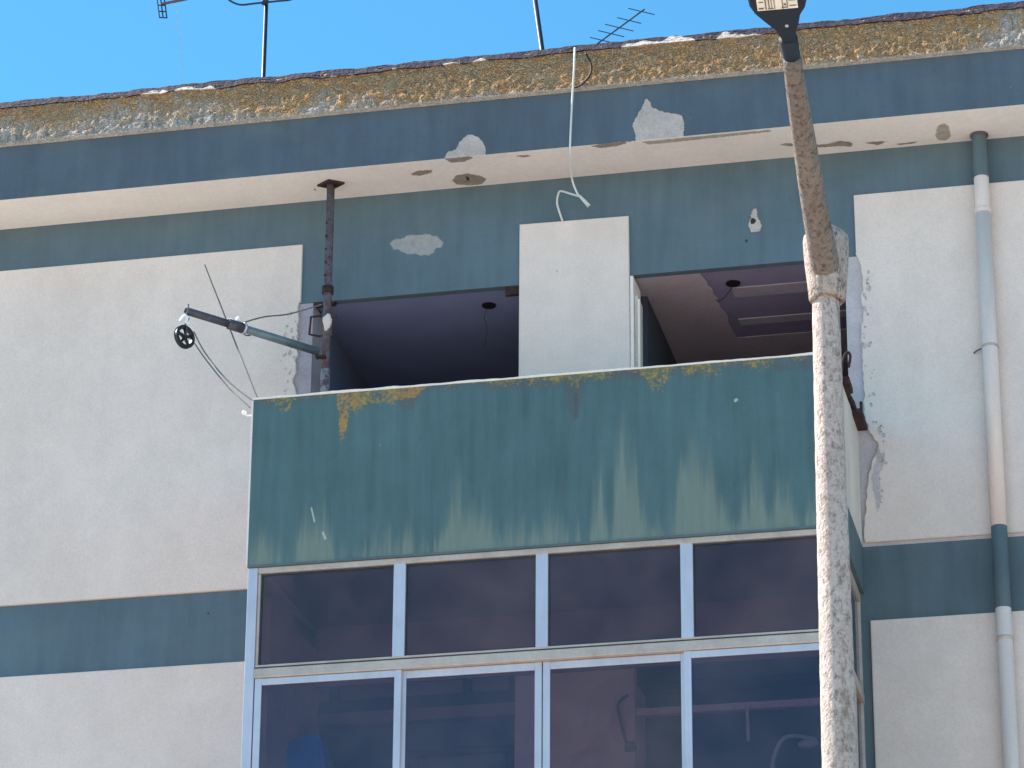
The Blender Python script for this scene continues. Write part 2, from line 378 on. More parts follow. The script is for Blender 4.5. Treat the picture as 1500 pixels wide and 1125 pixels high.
def slab(name, mat, parent, us, vs_, fpos, depth_vec, attrs, smooth=False):
    """front sheet over a (us x vs) grid; fpos(U,V) gives xyz; skirt and back follow depth_vec so it is a solid slab.
       attrs: name -> array per grid vertex"""
    Ug, Vg = np.meshgrid(us, vs_, indexing='ij'); nu, nv = Ug.shape
    X = fpos(Ug, Vg); pos = np.stack(X, -1).reshape(-1, 3)
    idx = np.arange(nu*nv).reshape(nu, nv)
    f = np.stack([idx[:-1, :-1], idx[1:, :-1], idx[1:, 1:], idx[:-1, 1:]], -1).reshape(-1, 4).tolist()
    rim = list(idx[:, 0])+list(idx[-1, 1:])+list(idx[-2::-1, -1])+list(idx[0, -2:0:-1])
    dv = np.array(depth_vec, float); back = pos[rim].copy(); ax = int(np.argmax(np.abs(dv)))
    back[:, ax] = pos[rim][:, ax].mean() + dv[ax]
    k0 = len(pos); pos = np.vstack([pos, back]); n = len(rim)
    for i in range(n): f.append([rim[i], k0+i, k0+(i+1) % n, rim[(i+1) % n]])
    f.append([k0+n-1-i for i in range(n)])
    me = bpy.data.meshes.new(name); me.from_pydata((pos-np.array(base_of(parent))).tolist(), [], f); me.update()
    bmx = bmesh.new(); bmx.from_mesh(me); bmesh.ops.recalc_face_normals(bmx, faces=bmx.faces); bmx.to_mesh(me); bmx.free()
    for a, arr in attrs.items():
        at = me.attributes.new(a, 'FLOAT', 'POINT'); full = np.concatenate([arr.reshape(-1), arr.reshape(-1)[rim]]).astype(np.float32)
        at.data.foreach_set('value', full)
    me.materials.append(M[mat])
    if smooth:
        me.polygons.foreach_set('use_smooth', np.array([1]*(len(f)-1)+[0], dtype=bool))
    o = bpy.data.objects.new(name, me); C.objects.link(o)
    if parent is not None: o.parent = parent
    return o
rs = np.random.RandomState(7)
def vnoise(x, scale, seed=0, octs=4):
    """1-D or 2-D value noise in -1..1"""
    x = [np.asarray(a)*scale for a in (x if isinstance(x, tuple) else (x,))]; out = 0; amp = 1; tot = 0
    rr = np.random.RandomState(seed); tab = rr.rand(256, 256)*2-1
    for o in range(octs):
        if len(x) == 1:
            i = np.floor(x[0]).astype(int); t = x[0]-i; t = t*t*(3-2*t); v = tab[i % 256, o]*(1-t)+tab[(i+1) % 256, o]*t
        else:
            i = np.floor(x[0]).astype(int); j = np.floor(x[1]).astype(int); t = x[0]-i; s_ = x[1]-j; t = t*t*(3-2*t); s_ = s_*s_*(3-2*s_)
            g = lambda a, b: tab[a % 256, b % 256]
            v = (g(i, j)*(1-t)+g(i+1, j)*t)*(1-s_)+(g(i, j+1)*(1-t)+g(i+1, j+1)*t)*s_
        out = out+amp*v; tot += amp; amp *= .5; x = [a*2.03+17.3 for a in x]
    return out/tot
def rough_edge(pts, step=.03, amp=.012, seed=1):
    rr = random.Random(seed); out = []
    for (ax, az), (bx, bz) in zip(pts[:-1], pts[1:]):
        L_ = math.hypot(bx-ax, bz-az); n = max(1, int(L_/step)); nx, nz = -(bz-az)/max(L_, 1e-6), (bx-ax)/max(L_, 1e-6)
        for i in range(n):
            t = i/n; d = rr.uniform(-amp, amp) if i else 0
            out.append((ax+(bx-ax)*t+nx*d, az+(bz-az)*t+nz*d))
    out.append(pts[-1]); return out

# ---------------------------------------------------------------- ground and street
XL, XR = -19.0, 8.0          # extent of the block we see
def struct(name, bm, mat): return tag(obj(name, bm, mat), kind='structure')
bm = bmesh.new(); bmesh.ops.create_grid(bm, x_segments=2, y_segments=2, size=900); struct('ground', bm, 'earth')
struct('pavement', B(-80, 80, -4.2, 12, .004, .13), 'paving')
struct('kerb', B(-80, 80, -4.36, -4.2, .0045, .134, bev=.01), 'kerb')
struct('road', B(-80, 80, -13.5, -4.36, -.1, .008), 'asphalt')
bm = bmesh.new()
for i in range(-20, 20): box(bm, i*4, i*4+2, -9.0, -8.88, .0085, .0125)
struct('road_marking', bm, 'paint_line')
struct('opposite_pavement', B(-80, 80, -60, -13.5, .004, .14), 'paving')

# ---------------------------------------------------------------- the building
bld = thing('apartment_building', (0, 0, 0), 'white rendered apartment block with blue green bands and a lichen covered roof edge', 'building')
ZS, ZB, ZT, ZL, ZM = 14.281, 13.369, 13.887, 10.946, 10.354     # soffit, beam bottom, panel top, band top and bottom
OX0, OX1 = -7.20, -2.90                                        # opening of the top floor loggia
BX0, BX1, BY = -7.21, -2.835, -1.5                             # the bay
# structural wall behind the panels
bm = bmesh.new(); box(bm, XL, OX0, .003, .5, ZL, ZB-.002); obj('wall', bm, 'jamb', bld)
bm = bmesh.new(); box(bm, OX1, XR, .003, .5, ZL, ZB-.002); obj('wall', bm, 'plaster', bld)
obj('wall', B(XL, BX0+.12, .003, .5, .13, ZM-.002), 'plaster', bld)
obj('wall', B(BX1-.12, XR, .003, .5, .13, ZM-.002), 'plaster', bld)
obj('wall', B(BX0+.12, BX1-.12, .003, .5, .13, 7.55), 'plaster', bld)

us = np.concatenate([np.linspace(XL, -10.2, 12), np.arange(-10.15, -1.2, .0175), np.linspace(-1.15, XR, 12)])
vs1 = np.linspace(ZB, ZS, 53); Ug, Vg = np.meshgrid(us, vs1, indexing='ij')
beam_grey = [[(-6.574, 13.834), (-6.54, 13.867), (-6.467, 13.873), (-6.41, 13.898), (-6.268, 13.89), (-6.183, 13.858), (-6.126, 13.803), (-6.147, 13.745), (-6.182, 13.766), (-6.215, 13.709), (-6.305, 13.699), (-6.379, 13.73), (-6.424, 13.722), (-6.493, 13.772), (-6.55, 13.777)]]
beam_patch = [[(-3.632, 13.661), (-3.652, 13.711), (-3.64, 13.775), (-3.606, 13.862), (-3.584, 13.854), (-3.575, 13.781), (-3.544, 13.706), (-3.556, 13.659), (-3.605, 13.646)]]
beam_hole = [[(-6.409, 13.849), (-6.375, 13.846), (-6.369, 13.79), (-6.403, 13.787)], [(-3.64, 13.775), (-3.608, 13.778), (-3.586, 13.752), (-3.598, 13.723), (-3.63, 13.726)], [(-3.682, 13.594), (-3.66, 13.598), (-3.655, 13.568), (-3.677, 13.564)]]
slab('beam', 'green', bld, us, vs1, lambda u, v: (u, 0*u, v), (0, .07, 0),
     {'patch': maxsd(Ug, Vg, beam_patch), 'grey': maxsd(Ug, Vg, beam_grey), 'hole': maxsd(Ug, Vg, beam_hole)})
us2 = np.concatenate([np.linspace(XL, -10.2, 12), np.arange(-10.15, -7.19, .02)])
vs2 = np.linspace(ZM, ZL, 31); U2, V2 = np.meshgrid(us2, vs2, indexing='ij')
z0 = np.full(U2.shape, -1.)
slab('floor_band', 'green', bld, us2, vs2, lambda u, v: (u, 0*u, v), (0, .3, 0), {'patch': z0, 'grey': z0, 'hole': maxsd(U2, V2, [[(-7.997, 10.788), (-7.964, 10.792), (-7.952, 10.762), (-7.985, 10.759)]])-.004})
obj('floor_band', B(BX1-.1, XR, 0, .3, ZM, ZL), 'green_plain', bld)
obj('corner_strip', B(BX1-.1, -2.797, -.001, .003, 7.95, ZM-.001), 'green_plain', bld)
for zz in (7.35, 4.35):
    obj('floor_band', B(XL, BX0+.01 if zz > 7 else XR, -.002 if zz < 7 else 0, .003, zz, zz+.592), 'green_plain', bld)
    if zz > 7: obj('floor_band', B(BX1-.01, XR, 0, .003, zz, zz+.592), 'green_plain', bld)

PT = .024   # how proud the white panels stand
def panel(poly, bev=.006, y0=0.0035):
    bm = bmesh.new(); prism(bm, poly, y0, -PT, bev); return obj('wall_panel', bm, 'white', bld)
# left panel with the ragged edge beside the loggia
lr = rough_edge([(-7.308, 13.38), (-7.323, 13.309), (-7.309, 13.23), (-7.325, 13.171), (-7.311, 13.097), (-7.331, 13.021), (-7.312, 12.936), (-7.332, 12.86), (-7.318, 12.77), (-7.344, 12.706), (-7.325, 12.634), (-7.316, 12.538)], .025, .012, 3)
LP = panel([(XL, ZL+.003), (XL, ZT+.012), (-7.300, ZT), (-7.300, 13.372)] + lr + [(-7.33, 12.3), (-7.31, 11.7), (-7.33, 11.2), (-7.32, ZL+.003)], .004)
rr_ = rough_edge([(-2.808, 13.375), (-2.783, 13.314), (-2.77, 13.218), (-2.763, 13.101), (-2.778, 12.985), (-2.766, 12.868), (-2.786, 12.725), (-2.785, 12.609), (-2.779, 12.465), (-2.789, 12.317), (-2.777, 12.208), (-2.786, 12.089), (-2.778, 11.998), (-2.761, 11.895), (-2.726, 11.835), (-2.687, 11.748), (-2.711, 11.677), (-2.744, 11.612), (-2.768, 11.53), (-2.782, 11.42), (-2.802, 11.283), (-2.813, 11.117), (-2.812, 10.974)], .03, .010, 5)
RP = panel([(XR, ZL+.003), (XR, ZT-.005), (-2.808, ZT), (-2.806, 13.40)] + rr_, .004)
panel([(XL, ZM-.003), (-7.19, ZM-.003), (-7.19, 7.945), (XL, 7.945)])
panel([(-2.795, ZM-.003), (XR, ZM-.003), (XR, 7.945), (-2.795, 7.945)])
panel([(XL, 7.347), (XR, 7.347), (XR, 4.945), (XL, 4.945)]); panel([(XL, 4.347), (XR, 4.347), (XR, .9), (XL, .9)])
# crumbled plaster along the ragged edges
def chips(name, cl, n, spread, seed, size=(.008, .03), y=-PT):
    rr = random.Random(seed); bm = bmesh.new()
    for i in range(n):
        k = rr.random()*(len(cl)-1); a, b = cl[int(k)], cl[int(k)+1]; t = k-int(k)
        cx = a[0]+(b[0]-a[0])*t+rr.gauss(spread*.6, spread*.6); cz = a[1]+(b[1]-a[1])*t+rr.uniform(-.03, .03); r0 = rr.uniform(*size)*(1 if rr.random() < .8 else 1.5)
        poly = [(cx+r0*rr.uniform(.5, 1.1)*math.cos(q), cz+r0*rr.uniform(.6, 1.5)*math.sin(q)) for q in [2*math.pi*j/9 for j in range(9)]]
        prism(bm, poly, y+.002, y-rr.uniform(.002, .005))
    join(name, bm, 'rubble')
chips(LP, [(-7.329, 13.31), (-7.34, 13.1), (-7.349, 12.862), (-7.363, 12.595)], 26, -.05, 2, (.004, .014))
chips(RP, [(-2.749, 13.216), (-2.753, 12.925), (-2.766, 12.522), (-2.75, 12.234), (-2.734, 12.062), (-2.669, 11.831), (-2.675, 11.663), (-2.715, 11.387), (-2.689, 11.246)], 60, .028, 6, (.004, .017))
bm = bmesh.new(); prism(bm, rough_edge([(-2.743, 11.5), (-2.724, 11.588), (-2.686, 11.652), (-2.642, 11.694), (-2.646, 11.604), (-2.691, 11.496), (-2.681, 11.329), (-2.706, 11.209), (-2.727, 11.343), (-2.743, 11.5)], .02, .006, 4)[:-1], -PT+.002, -PT-.004); join(RP, bm, 'plaster')
bm = bmesh.new(); prism(bm, [(-2.682, 11.747), (-2.669, 11.673), (-2.64, 11.626), (-2.656, 11.6), (-2.697, 11.62), (-2.7, 11.698)], -PT-.002, -PT-.008); join(RP, bm, 'rubble')

# column panel in front of the beam
bm = bmesh.new(); prism(bm, [(-5.496, 12.0), (-5.496, 13.889), (-4.608, 13.880), (-4.600, 12.0)], .0035, -.03, .005); obj('column', bm, 'white', bld)
obj('column', B(-5.49, -4.604, .005, .42, 11.0, ZB-.003), 'cream', bld)
obj('column_trim', B(-4.600, -4.575, -.02, .30, 11.2, 13.355), 'edge_light', bld)
obj('column_trim', B(-4.573, -4.548, .02, .24, 11.2, 13.20, bev=.004), 'cream', bld)
obj('column_trim', B(-4.546, -4.528, .0, .05, 11.2, 13.16, bev=.004), 'edge_light', bld)

# loggia interior
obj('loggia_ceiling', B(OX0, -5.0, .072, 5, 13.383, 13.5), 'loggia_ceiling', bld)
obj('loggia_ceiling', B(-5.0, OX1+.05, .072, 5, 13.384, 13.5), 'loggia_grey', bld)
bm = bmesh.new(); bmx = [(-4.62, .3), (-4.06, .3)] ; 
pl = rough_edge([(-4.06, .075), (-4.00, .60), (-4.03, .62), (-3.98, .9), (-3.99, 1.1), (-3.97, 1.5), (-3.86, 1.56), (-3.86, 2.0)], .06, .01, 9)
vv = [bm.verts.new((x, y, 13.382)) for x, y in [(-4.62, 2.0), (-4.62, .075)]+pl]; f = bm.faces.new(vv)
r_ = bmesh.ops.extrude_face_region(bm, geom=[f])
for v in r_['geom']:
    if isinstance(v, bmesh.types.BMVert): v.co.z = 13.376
obj('ceiling_board', bm, 'loggia_brown', bld)  # thin sheet coloured as the patch of light on the ceiling
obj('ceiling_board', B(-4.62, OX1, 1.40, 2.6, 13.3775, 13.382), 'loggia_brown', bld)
obj('ceiling_strip', B(-3.86, OX1, .42, .60, 13.374, 13.3825), 'loggia_panel', bld)  # thin strips coloured as bars of light on the ceiling
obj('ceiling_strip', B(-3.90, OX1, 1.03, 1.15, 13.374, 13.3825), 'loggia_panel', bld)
for hx, hy in ((-5.83, .36), (-3.832, .285 + .05)):
    bm = bmesh.new(); lathe(bm, hx, hy, [(.056, 13.371), (.058, 13.3835)], 28); obj('ceiling_socket', bm, 'blackhole', bld)
bm = T(catmull([(-5.86, .40, 13.38), (-5.88, .42, 13.30), (-5.86, .43, 13.2), (-5.88, .43, 13.05)], 6), .0025, 6); obj('hanging_wire', bm, 'wireb', bld)
bm = T(catmull([(-3.84, .38, 13.375), (-3.92, .42, 13.30), (-3.98, .45, 13.28)], 6), .004, 6); obj('hanging_wire', bm, 'wireb', bld)
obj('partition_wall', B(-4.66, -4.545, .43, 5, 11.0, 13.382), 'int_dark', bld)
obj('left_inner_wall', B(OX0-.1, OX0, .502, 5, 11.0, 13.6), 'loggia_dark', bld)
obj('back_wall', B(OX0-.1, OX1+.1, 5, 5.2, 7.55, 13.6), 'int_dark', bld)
obj('corner_stain', B(-7.195, -7.02, -.004, .06, 13.345, 13.372, bev=.008), 'rust_dark', bld)
obj('beam_stub', B(-5.62, -5.50, .02, .06, 13.30, 13.368), 'rust_dark', bld)

# soffit, fascia, cornice
YF = -.53
us3 = np.concatenate([np.linspace(XL, -10.2, 10), np.arange(-10.15, -1.2, .0175), np.linspace(-1.15, XR, 10)])
vs3 = np.linspace(YF+.0005, .0, 31); U3, V3 = np.meshgrid(us3, vs3, indexing='ij')
sp = [[(-6.03, -0.144), (-5.978, -0.222), (-5.878, -0.239), (-5.782, -0.169), (-5.75, -0.112), (-5.81, -0.023), (-5.902, -0.017), (-6.015, -0.065)], [(-6.327, -0.319), (-6.259, -0.367), (-6.138, -0.355), (-6.16, -0.309), (-6.247, -0.277), (-6.322, -0.293)],
      [(-6.004, -0.538), (-5.783, -0.529), (-5.768, -0.501), (-5.858, -0.446), (-5.968, -0.456)], [(-4.814, -0.512), (-4.663, -0.553), (-4.487, -0.529), (-4.608, -0.469), (-4.747, -0.462)], [(-2.984, -0.171), (-2.871, -0.208), (-2.781, -0.153), (-2.801, -0.085), (-2.905, -0.118), (-3.034, -0.121), (-3.367, -0.225), (-3.309, -0.25), (-3.049, -0.172)],
      [(-2.697, -0.136), (-2.504, -0.132), (-2.603, -0.068)], [(-5.451, -0.473), (-5.284, -0.451), (-5.363, -0.418)], [(-2.458, -0.062), (-2.279, -0.074), (-2.309, -0.044), (-2.44, -0.034)]]
sg = [[(-2.138, -0.14), (-2.106, -0.289), (-2.057, -0.349), (-2.015, -0.294), (-2.019, -0.104), (-2.063, -0.041), (-2.115, -0.052)], [(-4.41, -0.501), (-4.028, -0.507), (-3.379, -0.504), (-3.384, -0.469), (-4.038, -0.449), (-4.366, -0.444)]]
sh = [[(-5.908, -0.182), (-5.884, -0.19), (-5.89, -0.115), (-5.917, -0.096)], [(-7.159, -0.225), (-7.143, -0.221), (-7.153, -0.185), (-7.169, -0.188)]]
slab('soffit', 'soffit', bld, us3, vs3, lambda u, v: (u, v, 0*u+ZS), (0, 0, .1),
     {'patch': maxsd(U3, V3, sp), 'grey': maxsd(U3, V3, sg), 'hole': maxsd(U3, V3, sh)})
vs4 = np.linspace(ZS+.0015, 14.79, 33); U4, V4 = np.meshgrid(us3, vs4, indexing='ij')
fp = [[(-6.017, 14.238), (-6.006, 14.285), (-5.974, 14.342), (-5.907, 14.354), (-5.874, 14.424), (-5.819, 14.473), (-5.774, 14.474), (-5.712, 14.431), (-5.661, 14.341), (-5.666, 14.281), (-5.783, 14.268), (-5.894, 14.225)],
      [(-4.46, 14.248), (-4.454, 14.319), (-4.48, 14.419), (-4.441, 14.511), (-4.391, 14.585), (-4.369, 14.668), (-4.342, 14.622), (-4.31, 14.558), (-4.239, 14.52), (-4.157, 14.494), (-4.081, 14.473), (-4.06, 14.387), (-4.073, 14.28), (-4.062, 14.243), (-4.296, 14.219)],
      [(-4.799, 14.228), (-4.788, 14.275), (-4.624, 14.283), (-4.46, 14.278), (-4.068, 14.261), (-3.753, 14.259), (-3.483, 14.261), (-3.343, 14.276), (-3.334, 14.227), (-4.025, 14.221), (-4.46, 14.218)],
      [(-1.51, 14.44), (-1.499, 14.445), (-1.495, 14.439), (-1.5, 14.433)]]
slab('fascia', 'fascia', bld, us3, vs4, lambda u, v: (u, 0*u+YF, v), (0, .25, 0),
     {'patch': maxsd(U4, V4, fp), 'grey': maxsd(U4, V4, [[(-4.033, 14.438), (-3.967, 14.461), (-3.956, 14.436)]])-.01, 'hole': maxsd(U4, V4, [[(-1.424, 14.389), (-1.418, 14.395), (-1.413, 14.388)]])-.02})
us5 = np.concatenate([np.linspace(XL, -10.2, 30), np.arange(-10.15, -1.2, .0125), np.linspace(-1.15, XR, 30)])
CB, CT = 14.768, 15.165
vv5 = np.linspace(0, 1, 30); U5, V5 = np.meshgrid(us5, vv5, indexing='ij')
disp = .010*vnoise((U5, V5*.4), 22, 3, 4)+.008*vnoise((U5, V5*.4), 60, 5, 3)
disp = np.where((V5 < .02), 0, disp)
bias = (V5-.62)*.95+.16+np.clip((U5+7.6)/3.2, -.08, .70)
for cx, wd, am in ((-9.35, .25, .25), (-8.2, .3, .2), (-7.6, .25, .35), (-7.28, .12, .35), (-6.25, .2, .35), (-5.9, .15, -.1), (-1.5, .25, -.9)): bias = bias+am*np.exp(-((U5-cx)/wd)**2)
slab('roof_edge', 'lichen', bld, us5, vv5, lambda u, v: (u, -.585+.085*v-disp, CB+(CT-CB)*v+.006*vnoise(u, 9, 11, 3)*v), (0, .30, 0),
     {'lichen': bias, 'low': np.clip(1-V5*9, 0, 1)+0*U5}, True)
# membrane and peeling flakes over the cornice
vv6 = np.linspace(0, 1, 8); U6, V6 = np.meshgrid(us5, vv6, indexing='ij')
flk = vnoise(us5, 1.6, 21, 3)[:, None]*1.6+vnoise(us5, 7, 23, 2)[:, None]*.9-.10-V6*.95
tb = -.02*vnoise(U6, 5, 31, 4)*(1-V6)
RM = slab('roof_membrane', 'membrane', bld, us5, vv6, lambda u, v: (u, -.524+.05*v-.005*vnoise((u, v), 14, 33, 3), 15.132+tb+v*(.080+.012*vnoise(u, 3, 41, 3)+.006*vnoise(u, 14, 43, 2))), (0, .28, 0), {'flake': flk})
obj('roof_deck', B(XL, XR, -.3, 12, 14.75, 15.0), 'deck', bld)
obj('rear_wall', B(XL, XR, 11.8, 12, .13, 15.1), 'white', bld)
obj('side_wall', B(XL-.2, XL, -.3, 12, .13, 15.1), 'white', bld); obj('side_wall', B(XR, XR+.2, -.3, 12, .13, 15.1), 'white', bld)

# ---------------------------------------------------------------- balcony parapet
PW, PH, PB, PTp = BX1-BX0, 1.327, 10.573, 11.90
us7 = np.linspace(0, PW, 760); vs7 = np.linspace(0, 1, 110); U7, V7 = np.meshgrid(us7, vs7, indexing='ij'); Z7 = V7*PH
pr = random.Random(31)
pale = .16*np.clip(1-Z7/.28, 0, 1)*(1+.6*vnoise(U7, 6, 71, 3))
def strand(cx, w_, h_, a_):
    """one thin run of lime water: narrow, feathered sides, fading upwards"""
    global pale
    cxx = cx+.010*vnoise(Z7, 3, pr.randint(0, 99), 2); wd = w_*(1.25-.85*np.clip(Z7/h_, 0, 1))
    pale = pale+a_*np.exp(-((U7-cxx)/wd)**2)*np.clip((h_-Z7)/(h_*.75), 0, 1)**.8
for i in range(230):
    cx = pr.uniform(.03, PW-.02); h_ = abs(pr.gauss(.10, .20))+.08
    if .15 < cx-0 < .38 and pr.random() < .6: continue
    strand(cx, pr.uniform(.006, .026), min(h_, .75), pr.uniform(.06, .24))
for cx, w_, h_, a_ in ((.08, .10, .45, .3), (.42, .05, .62, .32), (.50, .12, .55, .35), (.58, .03, .85, .25), (1.06, .035, .50, .25), (1.20, .05, .40, .25), (1.58, .04, .98, .45), (1.66, .12, .58, .35), (1.81, .05, .62, .32), (1.98, .05, .45, .2), (2.28, .05, .62, .3), (2.62, .04, .85, .35), (2.67, .02, .95, .25),
                       (2.84, .07, 1.16, .62), (2.92, .05, .8, .3), (2.80, .04, .9, .3), (3.38, .15, .88, .55), (3.31, .06, 1.02, .35), (3.45, .05, .8, .3), (3.80, .04, .98, .4), (3.75, .08, .6, .3), (3.95, .04, .70, .3), (4.03, .03, .62, .3), (4.2, .04, .4, .2), (4.33, .04, .7, .3)):
    strand(cx, w_, h_, a_)
    for k_ in range(5): strand(cx+pr.uniform(-1.1, 1.1)*w_, w_*pr.uniform(.15, .35), h_*pr.uniform(.55, 1.1), a_*pr.uniform(.3, .7))
pale = pale-.07
run = np.full(U7.shape, -.35)
for cx, w_, z0_, z1_, a_ in ((.66, .10, .2, .65, .3), (1.30, .06, .75, 1.05, .35), (1.22, .10, .8, 1.2, .3), (2.47, .035, .85, 1.30, .6), (2.45, .10, .45, .75, .2), (2.98, .05, .1, .7, .3), (3.05, .04, .05, .25, .45), (3.58, .10, .25, .6, .35), (3.15, .08, .35, .9, .3), (4.10, .05, .1, .4, .35), (2.10, .12, .3, .8, .2), (.95, .1, .2, .6, .2)):
    run = run+a_*np.exp(-((U7-cx)/w_)**2)*np.clip((Z7-z0_)/.15, 0, 1)*np.clip((z1_-Z7)/.15, 0, 1)
dT = PH-Z7
def fringe(items, base):
    a = base-dT
    for cx, w_, d_ in items: a = np.maximum(a, d_*np.clip(1.5*(1-np.abs(U7-cx)/w_), 0, 1)-dT)
    return a
lich = fringe(((.24, .12, .14), (.70, .06, .42), (.80, .16, .17), (1.02, .2, .15), (1.20, .15, .11), (1.9, .22, .055), (2.25, .25, .07), (2.46, .08, .12), (2.62, .18, .08), (3.08, .14, .20), (3.3, .12, .1), (3.50, .16, .12), (3.85, .16, .10), (4.1, .12, .08), (3.45, .6, .07), (2.2, .5, .05)), .02)-.012
dirt = fringe(((.15, .2, .03), (.9, .25, .12), (1.2, .12, .22), (1.9, .3, .09), (2.46, .09, .38), (2.2, .4, .10), (2.9, .4, .09), (3.5, .5, .10), (4.1, .35, .12), (3.2, 1.2, .09)), .045)-.006
lich = np.minimum(lich, .045); dirt = np.minimum(dirt, .05)
orange = np.exp(-((U7-.70)/.09)**2)*1.0+np.exp(-((U7-1.2)/.2)**2)*.3
hole7 = maxsd(U7, Z7, [[(.47, .42), (.48, .43), (.51, .31), (.50, .30)], [(.56, .22), (.575, .23), (.60, .17), (.585, .16)], [(.98, .885), (.99, .89), (.995, .88), (.985, .875)], [(3.64, 1.02), (3.665, 1.035), (3.68, 1.015), (3.65, 1.0)]])
slab('balcony_parapet', 'parapet', bld, us7, vs7, lambda u, v: (BX0+u, BY-.002*vnoise((u, v), 4, 51, 3), PB+PH*v), (0, .10, 0),
     {'pale': pale, 'run': run, 'lichen': lich, 'dirt': dirt, 'orange': orange, 'hole': hole7})
# coping: a thin broken line on top, coloured white for its sunlit edge
cu = np.linspace(BX0-.006, BX1, 300); cv = np.linspace(0, 1, 3)
slab('parapet_coping', 'edge_light', bld, cu, cv, lambda u, v: (u, BY-.006-.004*vnoise(u, 8, 63, 3), PTp-.001+v*(.016+.008*vnoise(u, 7, 61, 4))), (0, .13, 0), {})
obj('drip_edge', B(BX0+.002, BX1, BY-.008, BY+.05, PB-.016, PB-.001), 'green_plain', bld)
obj('parapet_corner', B(BX0-.014, BX0-.001, BY+.001, BY+.08, PB+.005, PTp-.01), 'edge_light', bld)  # added strip, coloured bright for sun grazing the left edge
obj('parapet_side', B(BX0, BX0+.1, BY+.102, -.001, PB, PTp), 'white', bld)
obj('parapet_side', B(BX1-.1, BX1-.001, BY+.102, -.001, ZL-.001, PTp-.01), 'cream', bld)
obj('parapet_side', B(BX1-.1, BX1+.001, BY+.102, -.001, PB, ZL-.002), 'green_plain', bld)
obj('balcony_slab', B(BX0+.1, BX1-.1, BY+.1, .5, PB+.012, PB+.17), 'int_ceiling', bld)
rail = [(BX1-.05, BY+.25, 11.93), (BX1-.02, -.9, 11.935), (BX1+.01, -.45, 11.94), (BX1+.005, -.03, 11.93)]
rr0 = thing('rusty_bracket', (BX1, -.1, 11.85), 'dark rusted bracket bolted on the right end of the balcony parapet', 'bracket')
obj('rail', T(rail, .022, 8), 'rust_dark', rr0)
obj('hook', T(catmull([(BX1, -1.05, 11.92), (BX1+.02, -1.04, 12.04), (BX1+.05, -1.04, 12.10), (BX1+.075, -1.04, 12.07), (BX1+.06, -1.04, 11.98)], 5), .011, 8), 'rust_dark', rr0)
obj('plate', B(BX1-.02, BX1+.05, -.95, -.72, 11.90, 11.95, bev=.006), 'rust_dark', rr0)
obj('plate', B(BX1-.02, BX1+.075, -.40, -.05, 11.87, 11.915, bev=.006), 'rust_dark', rr0)
obj('bolt', T([(BX1+.05, -.22, 11.9), (BX1+.05, -.22, 12.04)], .012, 8), 'rust_dark', rr0)

# ---------------------------------------------------------------- glazed bay
FY0, FY1 = BY+.012, BY+.075     # frame depth
ZF0 = 8.40
MX = (-6.055, -4.995, -3.935)   # mullions
obj('bay_apron', B(BX0+.005, BX1-.005, BY+.01, -.001, 7.56, ZF0), 'green_plain', bld)
for x in (BX0+.041, BX1-.041): obj('corner_post', B(x-.037, x+.037, FY0-.004, FY1+.04, ZF0, PB-.018, bev=.004), 'alu', bld)
for x in MX: obj('mullion', B(x-.045, x+.045, FY0+.004, FY1, 9.80, 10.515, bev=.004), 'alu', bld)
fr = bmesh.new()
box(fr, BX0+.08, BX1-.08, FY0, FY1, 10.512, PB-.018, bev=.004)
box(fr, BX0+.08, BX1-.08, FY0+.003, FY1, 9.786, 9.802, bev=.003)
box(fr, BX0+.08, BX1-.08, FY0-.012, FY1, 9.700, 9.772, bev=.006)
box(fr, BX0+.08, BX0+.10, FY0+.01, FY1, 9.8, 10.51, bev=.003)
obj('bay_rail', fr, 'alu_dull', bld)
obj('bay_gasket', B(BX0+.08, BX1-.08, FY0+.02, FY1, 9.771, 9.787), 'gasket', bld)
xs = [BX0+.102]+[x for c in MX for x in (c-.045, c+.045)]+[BX1-.08]
for i in range(4):
    x0, x1 = xs[2*i], xs[2*i+1]
    bm = bmesh.new()
    box(bm, x0, x1, FY0+.022, FY1-.01, 10.500, 10.511); box(bm, x0, x1, FY0+.022, FY1-.01, 9.803, 9.812)
    box(bm, x0, x0+.008, FY0+.022, FY1-.01, 9.813, 10.499); box(bm, x1-.008, x1, FY0+.022, FY1-.01, 9.813, 10.499)
    wf = obj('fixed_window', bm, 'gasket', bld)
    obj('pane', B(x0+.008, x1-.008, FY0+.030, FY0+.036, 9.812, 10.50), 'glass', wf)
# sliding sashes: outer pair at the ends, inner pair in the middle
sx = [(BX0+.085, MX[0]+.028, 0, 'glass_clear'), (MX[0]+.005, MX[1]-.004, 1, 'glass_clear'), (MX[1]+.004, MX[2]-.005, 1, 'glass'), (MX[2]-.028, BX1-.085, 0, 'glass_clear')]
for i, (x0, x1, inner, gm) in enumerate(sx):
    ya = FY0+(.034 if inner else .002); yb = ya+.028; zt = 9.699
    st_ = .052; tp = .052 if not inner else .058
    bm = bmesh.new()
    box(bm, x0, x0+st_, ya, yb, ZF0+.03, zt, bev=.004); box(bm, x1-st_, x1, ya, yb, ZF0+.03, zt, bev=.004)
    box(bm, x0+st_, x1-st_, ya+.001, yb-.001, zt-tp, zt-.002, bev=.003); box(bm, x0+st_, x1-st_, ya+.001, yb-.001, ZF0+.03, ZF0+.1, bev=.003)
    sw = obj('sliding_window', bm, 'alu' if not inner else 'alu', bld)
    obj('pane', B(x0+st_-.004, x1-st_+.004, ya+.011, ya+.016, ZF0+.09, zt-tp+.004), gm, sw)
obj('bay_sill', B(BX0+.0, BX1, BY-.02, FY1+.05, ZF0-.03, ZF0+.028, bev=.006), 'alu_dull', bld)
